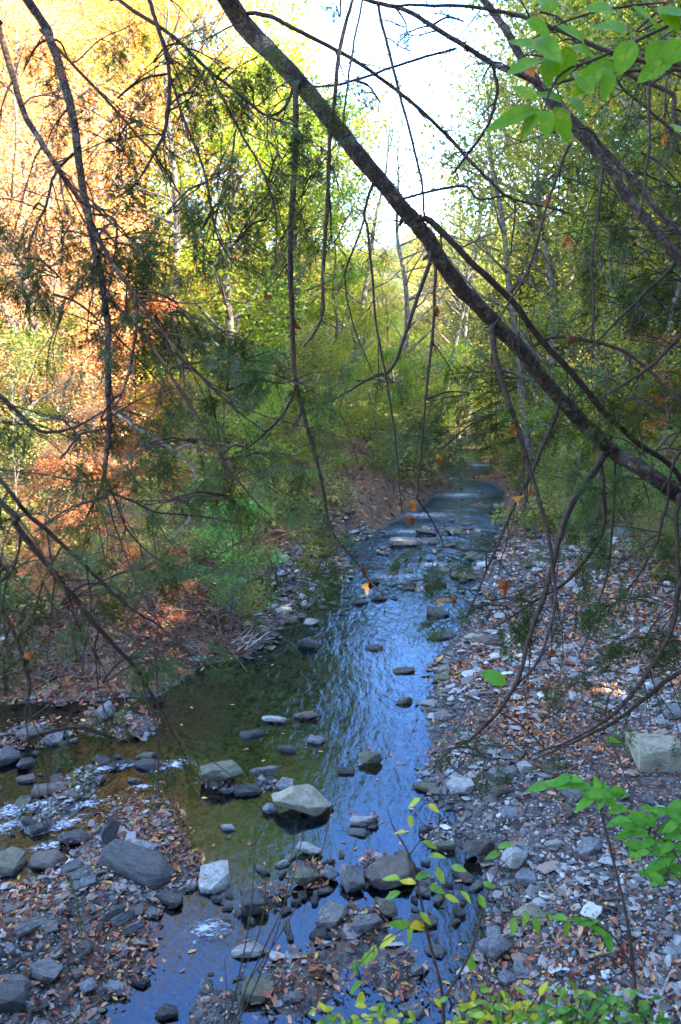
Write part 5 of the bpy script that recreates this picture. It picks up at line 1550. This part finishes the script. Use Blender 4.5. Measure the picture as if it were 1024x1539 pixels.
rb([(1080, 830, 3.3, 10), (1024, 880, 3.3, 10), (1012, 940, 3.3, 9), (987, 990, 3.3, 8.5), (952, 1040, 3.3, 8), (915, 1080, 3.3, 6.5), (862, 1112, 3.3, 4), (800, 1135, 3.3, 2.5)], pre=[t2(2.4, .03), (2.5, 3.4, 2.35, .02)], twigs=8, twlen=.3, tw_spray=1, spsize=.15)
rb([(1090, 985, 3.4, 8), (1024, 1010, 3.4, 8), (972, 1050, 3.4, 7.5), (922, 1085, 3.4, 6.5), (857, 1117, 3.4, 4.5), (800, 1142, 3.4, 2.5)], pre=[t2(1.9, .025), (2.5, 3.4, 1.85, .016)], twigs=8, twlen=.3, tw_spray=1, spsize=.15)
rb([(857, 215, 2.8, 6), (840, 260, 2.8, 6), (822, 310, 2.8, 5.5), (797, 400, 2.8, 5), (770, 450, 2.8, 4), (730, 510, 2.8, 2.5)], twigs=5, twlen=.28)
rb([(906, 245, 2.9, 6), (903, 270, 2.9, 6), (897, 325, 2.9, 5.5), (889, 395, 2.9, 5.5), (894, 450, 2.9, 5), (889, 515, 2.9, 3.5)], twigs=5, twlen=.25)
rb([(977, 108, 2.35, 5.5), (977, 200, 2.35, 5.5), (972, 262, 2.35, 5), (960, 330, 2.35, 3.5)], twigs=4, twlen=.2)
rb([(567, 4, 2.7, 6), (580, 60, 2.7, 6), (602, 150, 2.72, 5.5), (632, 270, 2.75, 5), (638, 330, 2.8, 4)], twigs=2, twlen=.15)
rb([(532, -5, 2.7, 6), (512, 65, 2.7, 8), (502, 150, 2.7, 8), (495, 225, 2.7, 8), (492, 300, 2.7, 7.5), (485, 400, 2.7, 7), (485, 465, 2.7, 6), (470, 502, 2.7, 4.5), (455, 522, 2.7, 2.5)], twigs=4, twlen=.2)
rb([(545, 0, 2.7, 4), (528, 80, 2.7, 4.5), (520, 140, 2.7, 4), (515, 200, 2.7, 3)], twigs=2, twlen=.15)
rb([(740, 95, 2.72, 6), (745, 140, 2.75, 6.5), (730, 190, 2.78, 6.5), (700, 235, 2.8, 5.5), (680, 262, 2.8, 4)], twigs=3, twlen=.2)
rb([(1060, 180, 2.9, 9), (1010, 140, 2.9, 9), (960, 120, 2.9, 8), (905, 90, 2.9, 7), (860, 60, 2.9, 5)], pre=[t2(4.4, .02), (2.3, 3.2, 4.35, .014)], twigs=8, twlen=.3)
rb([(1060, 230, 3.1, 6), (1010, 195, 3.1, 6), (950, 145, 3.1, 5), (925, 120, 3.1, 4)], pre=[t2(4.2, .02), (2.3, 3.3, 4.15, .012)], twigs=8, twlen=.3)
rb([(1070, 480, 3.1, 8), (1024, 505, 3.1, 8), (985, 545, 3.1, 7), (950, 570, 3.1, 5.5), (900, 600, 3.1, 3)], pre=[t2(3.2, .025), (2.4, 3.3, 3.2, .014)], twigs=8, twlen=.35)
rb([(1070, 300, 3.2, 7), (1010, 400, 3.2, 7), (970, 440, 3.2, 6), (930, 480, 3.2, 5), (870, 540, 3.2, 3)], pre=[t2(4.0, .025), (2.4, 3.4, 3.9, .014)], twigs=8, twlen=.35)
rb([(1060, 740, 3.5, 9), (1021, 760, 3.5, 9), (1019, 820, 3.5, 8), (1023, 880, 3.5, 7), (1008, 940, 3.48, 4)], pre=[t2(2.6, .025), (2.5, 3.5, 2.5, .014)], twigs=7, twlen=.3)
rb([(1050, 660, 3.6, 6), (1000, 765, 3.6, 6), (985, 820, 3.6, 5.5), (950, 880, 3.6, 4), (900, 930, 3.6, 2)], pre=[t2(2.9, .02), (2.5, 3.6, 2.8, .012)], twigs=8, twlen=.3)
for px, py, s, bi in [(762, 75, 40, 1), (868, 370, 26, 7), (745, 55, 26, 1), (870, 400, 30, 7), (985, 190, 24, 8), (820, 285, 22, 6), (712, 30, 22, 2), (860, 45, 20, 2)]:
    dead_leaf(RB[bi], px, py, 2.8, s, rng.uniform(-.8, .8))
px_sprays(hr, [(960, 260, 3.2, 200, .2, 24, 50), (1000, 330, 3.2, 200, .2, 22, 45), (960, 400, 3.3, 200, .2, 20, 50), (1000, 440, 3.3, 200, .2, 18, 50), (900, 440, 3.4, 200, .2, 16, 50), (1000, 600, 3.6, 190, .2, 16, 45), (960, 720, 3.6, 190, .2, 14, 45), (860, 640, 3.7, 195, .2, 14, 45), (990, 180, 3.0, 200, .17, 14, 45), (930, 360, 3.3, 200, .2, 12, 50), (860, 270, 3.3, 200, .18, 10, 45), (980, 960, 3.4, 190, .2, 34, 40), (950, 900, 3.5, 190, .2, 18, 40), (860, 900, 3.6, 190, .18, 14, 40), (930, 1010, 3.4, 190, .17, 12, 34), (1000, 880, 3.6, 190, .2, 12, 40), (880, 1030, 3.4, 185, .14, 8, 30),
               (960, 620, 3.7, 200, .2, 12, 55), (880, 560, 3.7, 200, .2, 12, 55), (1000, 520, 3.5, 200, .2, 12, 50), (940, 460, 3.5, 200, .18, 10, 50), (990, 80, 2.9, 200, .16, 10, 50), (800, 30, 2.8, 200, .14, 6, 50), (660, 20, 2.7, 200, .11, 6, 30), (580, 30, 2.7, 200, .1, 5, 25), (930, 790, 3.7, 190, .2, 14, 50), (880, 830, 3.7, 190, .2, 12, 45), (560, 140, 2.8, 230, .1, 6, 14), (1005, 10, 2.9, 200, .16, 8, 30), (505, 8, 2.7, 250, .1, 8, 14)])
under(hr)
# ------------------------------------------------------------------ broad leaves: twig with fresh green leaves at the upper right
def broad_leaf(mb, base, tip, width, up, fold=.25, n=9, serr=.0):
    base, tip = np.array(base, float), np.array(tip, float)
    X = tip - base
    L = np.linalg.norm(X)
    X = X / L
    Y = unit(np.cross(np.array(up, float), X))
    Z = np.cross(X, Y)
    t = np.linspace(0, 1, n)
    w = width * .5 * np.sin(math.pi * t ** .85) ** .9 * (1 - .12 * t)
    w = w * (1 + serr * np.where(np.arange(n) % 2, 1, -1))
    z = -.16 * L * t ** 2 + .03 * L * np.sin(t * 6)
    c = base + X * (t * L)[:, None] + Z * z[:, None]
    l1, r1 = c + Y * (w * .5)[:, None] + Z * (fold * w * .45)[:, None], c - Y * (w * .5)[:, None] + Z * (fold * w * .45)[:, None]
    l2, r2 = c + Y * w[:, None] + Z * (fold * w * .7)[:, None], c - Y * w[:, None] + Z * (fold * w * .7)[:, None]
    V = np.concatenate([l2, l1, c, r1, r2])
    i = np.arange(n - 1)
    Q = np.concatenate([np.stack([i + k * n, i + (k + 1) * n, i + (k + 1) * n + 1, i + k * n + 1], -1) for k in range(4)])
    mb.add(V, None, Q[:, ::-1])

fm, ft = mat('veined fresh leaf')
N = NT(ft)
geo = N.n('ShaderNodeNewGeometry')
nn = N.noise(geo.outputs['Position'], 90, 3, .6)
uv = N.n('ShaderNodeUVMap')
su = N.n('ShaderNodeSeparateXYZ')
N.l(uv.outputs[0], su.inputs[0])
vs = N.math('ABSOLUTE', N.math('SUBTRACT', su.outputs[1], .5))
side = N.math('SINE', N.math('MULTIPLY', N.math('SUBTRACT', su.outputs[0], N.math('MULTIPLY', vs, .55)), 62.0))
vein = N.ramp(N.math('MAXIMUM', N.ramp(side, [(.8, (0, 0, 0)), (1, (.7,) * 3)]), N.ramp(vs, [(.0, (1, 1, 1)), (.045, (0, 0, 0))])), [(0, (1, 1, 1)), (1, (.62, .7, .5))])
col = N.ramp(geo.outputs['Random Per Island'], [(0, (.06, .17, .006)), (1, (.15, .28, .01))])
col = N.mix(.5, col, N.ramp(nn.outputs[0], [(.3, (.75,) * 3), (.7, (1.2,) * 3)]), 'MULTIPLY')
bl = N.noise(geo.outputs['Position'], 38, 4, .7)
col = N.mix(N.ramp(bl.outputs[0], [(.56, (0, 0, 0)), (.68, (.75,) * 3)]), col, (.3, .3, .03))
col = N.mix(N.ramp(bl.outputs[0], [(.7, (0, 0, 0)), (.74, (.9,) * 3)]), col, (.16, .07, .02))
col = N.mix(.85, col, vein, 'MULTIPLY')
b_ = N.bsdf(col, .55, spec=.15)
tl = N.n('ShaderNodeBsdfTranslucent')
N.l(N.mix(1, col, (1.5, 1.3, .35), 'MULTIPLY'), tl.inputs['Color'])
mx = N.n('ShaderNodeMixShader')
mx.inputs[0].default_value = .5
N.l(b_.outputs[0], mx.inputs[1]); N.l(tl.outputs[0], mx.inputs[2])
N.out(mx.outputs[0])
M['fresh'] = fm

bt = thing('beech_tree', (2.6, 1.2, h1(2.6, 1.2)), 'young tree beyond the upper right corner with fresh broad green leaves on its twig', 'tree')
b0 = np.array(bt.location)
V, T, Q = tube(spline([b0 + [0, 0, -.2], b0 + [0, .05, 2], b0 + [-.1, .1, 4], b0 + [-.1, 0, 6.5]], 18), np.linspace(.07, .012, 18), 10, .04)
mb = MB(); mb.add(V, T, Q)
obj('trunk', mb.mesh('trunk', True), M['greybark'], bt)
bw = branch(bt, [(1100, -60, 1.9, 7), (1024, 20, 1.9, 7), (960, 60, 1.88, 6), (900, 90, 1.86, 5), (850, 110, 1.84, 5), (830, 140, 1.83, 4), (818, 166, 1.82, 3)], pre=[(2.5, 1.3, 4.6, .012)], twigs=0, mt='twig')
branch(bt, [(1060, -10, 1.95, 5), (1000, 0, 1.95, 5), (930, 10, 1.93, 4), (860, 30, 1.92, 4), (800, 60, 1.9, 3)], pre=[(2.5, 1.3, 4.7, .01)], twigs=0, mt='twig')
LEAVES = [(812, 165, 732, 182, 34), (815, 166, 778, 206, 30), (820, 166, 824, 202, 26), (834, 160, 858, 211, 30), (806, 152, 771, 122, 28), (815, 92, 760, 102, 34), (812, 78, 768, 53, 34), (825, 85, 824, 124, 26), (858, 70, 842, 120, 34), (856, 72, 900, 80, 30),
          (905, 98, 862, 140, 32), (912, 103, 914, 142, 28), (880, 70, 845, 30, 40), (940, 50, 890, 30, 44), (950, 60, 930, 110, 40), (985, 45, 960, 0, 44), (1000, 60, 975, 100, 40), (1040, 30, 1000, 8, 46), (925, 20, 880, 5, 40), (1010, 90, 960, 115, 36),
          (880, 90, 935, 100, 34), (850, 145, 885, 165, 24), (1030, 60, 1000, 95, 40), (870, 110, 890, 135, 30), (800, 60, 842, 75, 36), (790, 30, 830, 50, 32), (830, 20, 812, -15, 36), (990, 10, 1024, 40, 40), (1020, 200, 1012, 180, 20), (845, 155, 800, 130, 26)]
for i, (a, b, c, d, w) in enumerate(LEAVES):
    D = 1.83 + rng.normal(0, .05)
    fl = MB()
    broad_leaf(fl, at_depth(a, b, D), at_depth(c, d, D - .03 + rng.normal(0, .03)), w / F * D, [rng.normal(0, .25), -.75, .75], .3)
    lme = fl.mesh('leaf', True)
    uvl = lme.uv_layers.new(name='UVMap')
    vi = np.empty(len(lme.loops), np.int32)
    lme.loops.foreach_get('vertex_index', vi)
    uvl.data.foreach_set('uv', np.stack([(vi % 9) / 8, (vi // 9) / 4], -1).astype(np.float32).ravel())
    obj('leaf', lme, M['fresh'], bw)
under(bt)

# ------------------------------------------------------------------ saplings on the near bank
def leaf_spot(mb, px, py, D, size, ang, up=None):
    """one leaf: centre pixel, depth, length in px, heading in the picture."""
    a = R(ang)
    dx, dy = math.cos(a) * size / 2, math.sin(a) * size / 2
    dd = rng.normal(0, .012)
    broad_leaf(mb, at_depth(px - dx, py - dy, D + dd), at_depth(px + dx, py + dy, D - dd), size * rng.uniform(.4, .52) / F * D, up if up is not None else [rng.normal(0, .3), -.5, 1.0], .25)

def stem_mb(mb, pts):
    P = np.array([at_depth(a, b, c) for a, b, c, w in pts])
    rr = np.array([.62 * w / 2 / F * c for a, b, c, w in pts])
    n = len(pts) * 5
    c = spline(np.column_stack([P, rr]), n)
    V, T, Q = tube(c[:, :3], np.maximum(c[:, 3], .0008), 6)
    mb.add(V, T, Q)
    return c

def plant(name, label, cat, stems, leaves, lmat, root, auto=0, asize=24, stem_mat='twig', group=None, up=None):
    """stems: pixel paths, the first point is rooted in the bank at world point root."""
    e = thing(name, root, label, cat, group)
    sm, lm_ = MB(), MB()
    paths = []
    for s in stems:
        paths.append(stem_mb(sm, s))
    P0 = paths[0][0]
    V, T, Q = tube(spline([np.array(root) - [0, 0, .05], (np.array(root) + P0[:3]) / 2 + [.01, .01, 0], P0[:3]], 8), np.linspace(P0[3] * 1.25, P0[3], 8), 6)
    sm.add(V, T, Q)
    for px, py, D, size, ang in leaves:
        leaf_spot(lm_, px, py, D, size, ang, up)
        p = paths[np.argmin([np.linalg.norm(q[:, :3] - at_depth(px, py, D), axis=1).min() for q in paths])]
        j = np.linalg.norm(p[:, :3] - at_depth(px, py, D), axis=1).argmin()
        j = max(0, j - 1)
        a = R(ang)
        b = at_depth(px - math.cos(a) * size / 2, py - math.sin(a) * size / 2, D)
        V, T, Q = tube([p[j][:3], (p[j][:3] + b) / 2 + [0, 0, .005], b], [.0011, .0009, .0007], 4, cap=False)
        sm.add(V, T, Q)
    obj('stem', sm.mesh('stem', True), M[stem_mat], e)
    if lm_.V: obj('foliage', lm_.mesh('foliage', True), M[lmat], e)
    under(e)
    return e

def bank(px, D):
    p = at_depth(px, 1539, D)
    x, y = p[0], min(p[1], 1.55)
    return (x, y, h1(x, y))

L1 = [(587, 1319, 30, 190), (612, 1324, 28, 200), (637, 1314, 30, 330), (657, 1336, 28, 20), (662, 1316, 30, 60), (602, 1389, 34, 190), (632, 1391, 34, 350), (614, 1409, 34, 120), (582, 1414, 34, 150), (550, 1441, 34, 140), (560, 1434, 30, 110), (534, 1454, 26, 100),
      (542, 1504, 30, 100), (532, 1484, 30, 150), (772, 1391, 28, 90), (807, 1391, 30, 80), (829, 1384, 28, 60), (852, 1396, 30, 90), (790, 1381, 24, 100), (707, 1449, 32, 100), (774, 1294, 26, 90), (742, 1284, 24, 160), (647, 1269, 26, 20), (622, 1206, 24, 150), (617, 1236, 24, 100), (652, 1214, 22, 30),
      (680, 1350, 26, 20), (700, 1345, 22, 40), (690, 1305, 24, 10), (600, 1250, 22, 190), (760, 1270, 26, 340), (725, 1355, 24, 60), (655, 1285, 22, 350), (640, 1380, 26, 40), (590, 1345, 26, 160), (735, 1330, 22, 20)]
plant('sapling', 'forked sapling with yellow and green leaves in front of the narrow blue channel', 'sapling',
      [[(667, 1560, 1.95, 10), (664, 1489, 1.97, 9), (644, 1409, 2.0, 8), (632, 1349, 2.02, 7), (617, 1289, 2.04, 5), (592, 1244, 2.06, 3.5), (582, 1214, 2.08, 2)],
       [(668, 1500, 1.96, 7), (690, 1465, 1.97, 6.5), (712, 1419, 1.98, 6), (732, 1349, 2.0, 4.5), (752, 1299, 2.02, 3)],
       [(640, 1395, 2.0, 3), (612, 1395, 1.99, 2.5), (570, 1420, 1.98, 2), (530, 1460, 1.97, 1.5)],
       [(725, 1375, 2.0, 3), (780, 1378, 2.0, 2.5), (840, 1380, 2.0, 1.5)],
       [(632, 1345, 2.02, 3), (660, 1330, 2.0, 2.2), (700, 1340, 2.0, 1.5)],
       [(615, 1285, 2.04, 3), (640, 1250, 2.04, 2.2), (655, 1205, 2.04, 1.5)]],
      [(a, b, 1.99, s, g) for a, b, s, g in L1], 'saplingleaf', bank(667, 1.9))

L2 = [(812, 1181, 40, 175), (840, 1177, 44, 190), (870, 1180, 40, 185), (890, 1190, 46, 200), (905, 1196, 44, 100), (925, 1192, 40, 350), (880, 1205, 40, 150), (918, 1205, 40, 30), (900, 1185, 40, 260), (845, 1172, 36, 160), (862, 1170, 34, 200), (935, 1188, 34, 5),
      (892, 1404, 34, 60), (915, 1414, 36, 70), (900, 1396, 32, 40), (870, 1384, 30, 20), (840, 1378, 28, 200), (885, 1384, 30, 350)]
plant('sapling', 'straight brown sapling with a tuft of broad green leaves on top, right of the gravel', 'sapling',
      [[(960, 1560, 1.9, 11), (956, 1500, 1.92, 10), (950, 1440, 1.95, 9), (944, 1389, 1.97, 8), (927, 1314, 2.0, 7), (912, 1254, 2.02, 6), (902, 1214, 2.04, 5), (895, 1190, 2.05, 3)],
       [(950, 1458, 1.94, 6), (927, 1414, 1.94, 5), (900, 1390, 1.94, 4), (862, 1369, 1.94, 2)],
       [(896, 1195, 2.05, 2.5), (860, 1180, 2.05, 2), (820, 1180, 2.05, 1.4)]],
      [(a, b, 2.04 if b < 1300 else 1.94, s, g) for a, b, s, g in L2], 'freshleaf', bank(960, 1.85))

L3 = []
for cx, cy, n, sp in [(960, 1240, 16, 24), (1000, 1265, 18, 26), (1010, 1310, 14, 20), (950, 1230, 8, 16), (1020, 1230, 8, 20), (985, 1290, 8, 20)]:
    for _ in range(n): L3.append((cx + rng.normal(0, sp), cy + rng.normal(0, sp * .6), rng.uniform(24, 36), rng.uniform(150, 230)))
plant('maple_seedling', 'green maple seedling leaning in from the right edge over the gravel', 'sapling',
      [[(1075, 1500, 1.9, 8), (1060, 1400, 1.95, 7), (1035, 1320, 2.0, 5), (1000, 1265, 2.02, 3.5), (950, 1235, 2.04, 2)], [(1050, 1370, 1.97, 4), (1020, 1320, 1.98, 3), (1000, 1310, 2.0, 2)]],
      [(a, b, 2.02 + rng.normal(0, .03), s, g) for a, b, s, g in L3], 'freshleaf', bank(1090, 1.8))

# low leafy plants along the bottom edge
def low_plant(px, py, n, spx, spy, D, lmat, label, asz=19):
    lv, stems = [], []
    for k in range(max(3, n // 7)):
        tx, ty = px + rng.normal(0, spx), py + rng.normal(0, spy)
        stems.append([(px + rng.normal(0, spx * .4), 1570, D, 4), ((px + tx) / 2, (1570 + ty) / 2, D + .02, 3), (tx, ty, D + .05, 1.6)])
        for _ in range(9):
            f = rng.uniform(.2, 1)
            lv.append((px * (1 - f) + tx * f + rng.normal(0, 22), 1560 * (1 - f) + ty * f + rng.normal(0, 9), D + .02 + rng.normal(0, .03), rng.uniform(.7, 1.2) * asz, rng.choice([rng.normal(10, 35), rng.normal(180, 35)])))
    return plant('leafy_plant', label, 'plant', stems, lv, lmat, bank(px, D - .05), stem_mat='twig')
low_plant(760, 1485, 63, 36, 18, 1.75, 'saplingleaf', 'low yellow-green plant at the bottom, right of the forked sapling')
low_plant(860, 1495, 72, 40, 16, 1.7, 'herbleaf', 'low green plant at the bottom, left of the straight brown sapling')
low_plant(700, 1515, 36, 30, 12, 1.8, 'saplingleaf', 'low yellow-green plant at the foot of the forked sapling')
low_plant(520, 1520, 27, 22, 12, 1.8, 'saplingleaf', 'small yellow-green plant at the bottom, left of the forked sapling')
low_plant(960, 1520, 45, 30, 10, 1.65, 'herbleaf', 'low green plant at the foot of the straight brown sapling')
low_plant(585, 1515, 18, 20, 14, 1.8, 'saplingleaf', 'small yellowing plant between the lower pool and the forked sapling')

# one fresh green leaf caught on the curved hanging branch
gl_ = MB()
tgt = at_depth(742, 1018, 3.2)
pool = np.concatenate(PATHS[lt.name])
anc = pool[np.linalg.norm(pool - tgt, axis=1).argmin()]
d_ = unit(tgt - anc)
s_ = 42 / F * 3.2
broad_leaf(gl_, tgt - d_ * s_ * .5, tgt + d_ * s_ * .5, s_ * .6, [.1, -.8, .6])
V, T, Q = tube([anc, (anc + tgt - d_ * s_ * .5) / 2 + [0, 0, -.004], tgt - d_ * s_ * .5], .0011, 4, cap=False)
gl_.add(V, T, Q)
obj('leaf', gl_.mesh('leaf', True), M['freshleaf'], B[4])

# thin dry stalks
plant('dry_stalk', 'bunch of thin dry brown stalks rising in front of the lower pool', 'plant',
      [[(335, 1565, 1.85, 5), (360, 1465, 1.88, 4.5), (374, 1389, 1.9, 4), (380, 1339, 1.92, 3), (386, 1215, 1.95, 1.8)],
       [(345, 1560, 1.85, 5), (372, 1480, 1.87, 4.5), (400, 1419, 1.9, 4), (435, 1340, 1.92, 3), (452, 1270, 1.94, 2.2), (459, 1245, 1.95, 1.6)],
       [(350, 1550, 1.85, 4), (385, 1480, 1.88, 4), (425, 1370, 1.9, 3), (445, 1237, 1.95, 1.8)],
       [(360, 1475, 1.88, 3), (395, 1380, 1.9, 2.5), (400, 1260, 1.93, 1.5)],
       [(372, 1478, 1.87, 3), (430, 1390, 1.9, 3), (480, 1290, 1.93, 2.5), (503, 1190, 1.95, 2), (510, 1145, 1.96, 1.4)],
       [(336, 1560, 1.85, 3), (340, 1490, 1.88, 2.5), (338, 1440, 1.9, 1.4)]], [], 'saplingleaf', bank(335, 1.8))
plant('dry_stalk', 'pale bare stalk at the lower right corner beside the straight sapling', 'plant',
      [[(985, 1560, 1.8, 6), (990, 1510, 1.82, 6), (1000, 1480, 1.84, 5), (1012, 1455, 1.86, 3)]], [], 'saplingleaf', bank(985, 1.75), stem_mat='palebark')
plant('dry_stalk', 'thin bare twig with a green leaf in the gravel near the flat-topped block', 'plant',
      [[(945, 1180, 3.2, 3), (925, 1130, 3.2, 2.5), (905, 1090, 3.2, 1.5)]], [(922, 1112, 3.2, 24, 10)], 'freshleaf', tuple(on_ground(945, 1185)))

# ------------------------------------------------------------------ light
EL, AZ = R(40), R(112)          # sun: height and compass angle (clockwise from the view direction)
sd_ = np.array([math.sin(AZ) * math.cos(EL), math.cos(AZ) * math.cos(EL), math.sin(EL)])
sl = bpy.data.lights.new('sun', 'SUN')
sl.energy = 3.4
sl.angle = R(.55)
sl.color = (1.0, .86, .68)
so = bpy.data.objects.new('sun', sl)
so.rotation_euler = Vector(sd_).to_track_quat('Z', 'Y').to_euler()
COL.objects.link(so)
w = bpy.data.worlds.new('World')
S.world = w
w.use_nodes = True
nt = w.node_tree
sky = nt.nodes.new('ShaderNodeTexSky')
sky.sky_type = 'NISHITA'
sky.sun_disc = False
sky.sun_elevation = EL
sky.sun_rotation = AZ
sky.dust_density = 0.0
sky.ozone_density = 2.0
sky.altitude = 2500
bg = nt.nodes['Background']
bg.inputs['Strength'].default_value = .15
nt.links.new(sky.outputs[0], bg.inputs['Color'])

cam.dof.use_dof = True
cam.dof.focus_distance = 5.0
cam.dof.aperture_fstop = 5.6
S.view_settings.view_transform = 'Standard'
S.view_settings.look = 'None'
S.view_settings.exposure = 4.2
S.view_settings.gamma = 1
S.render.engine = 'CYCLES'
S.cycles.max_bounces = 6
S.cycles.diffuse_bounces = 3
S.cycles.glossy_bounces = 2
S.cycles.transmission_bounces = 4
S.cycles.transparent_max_bounces = 8
S.cycles.use_denoising = True
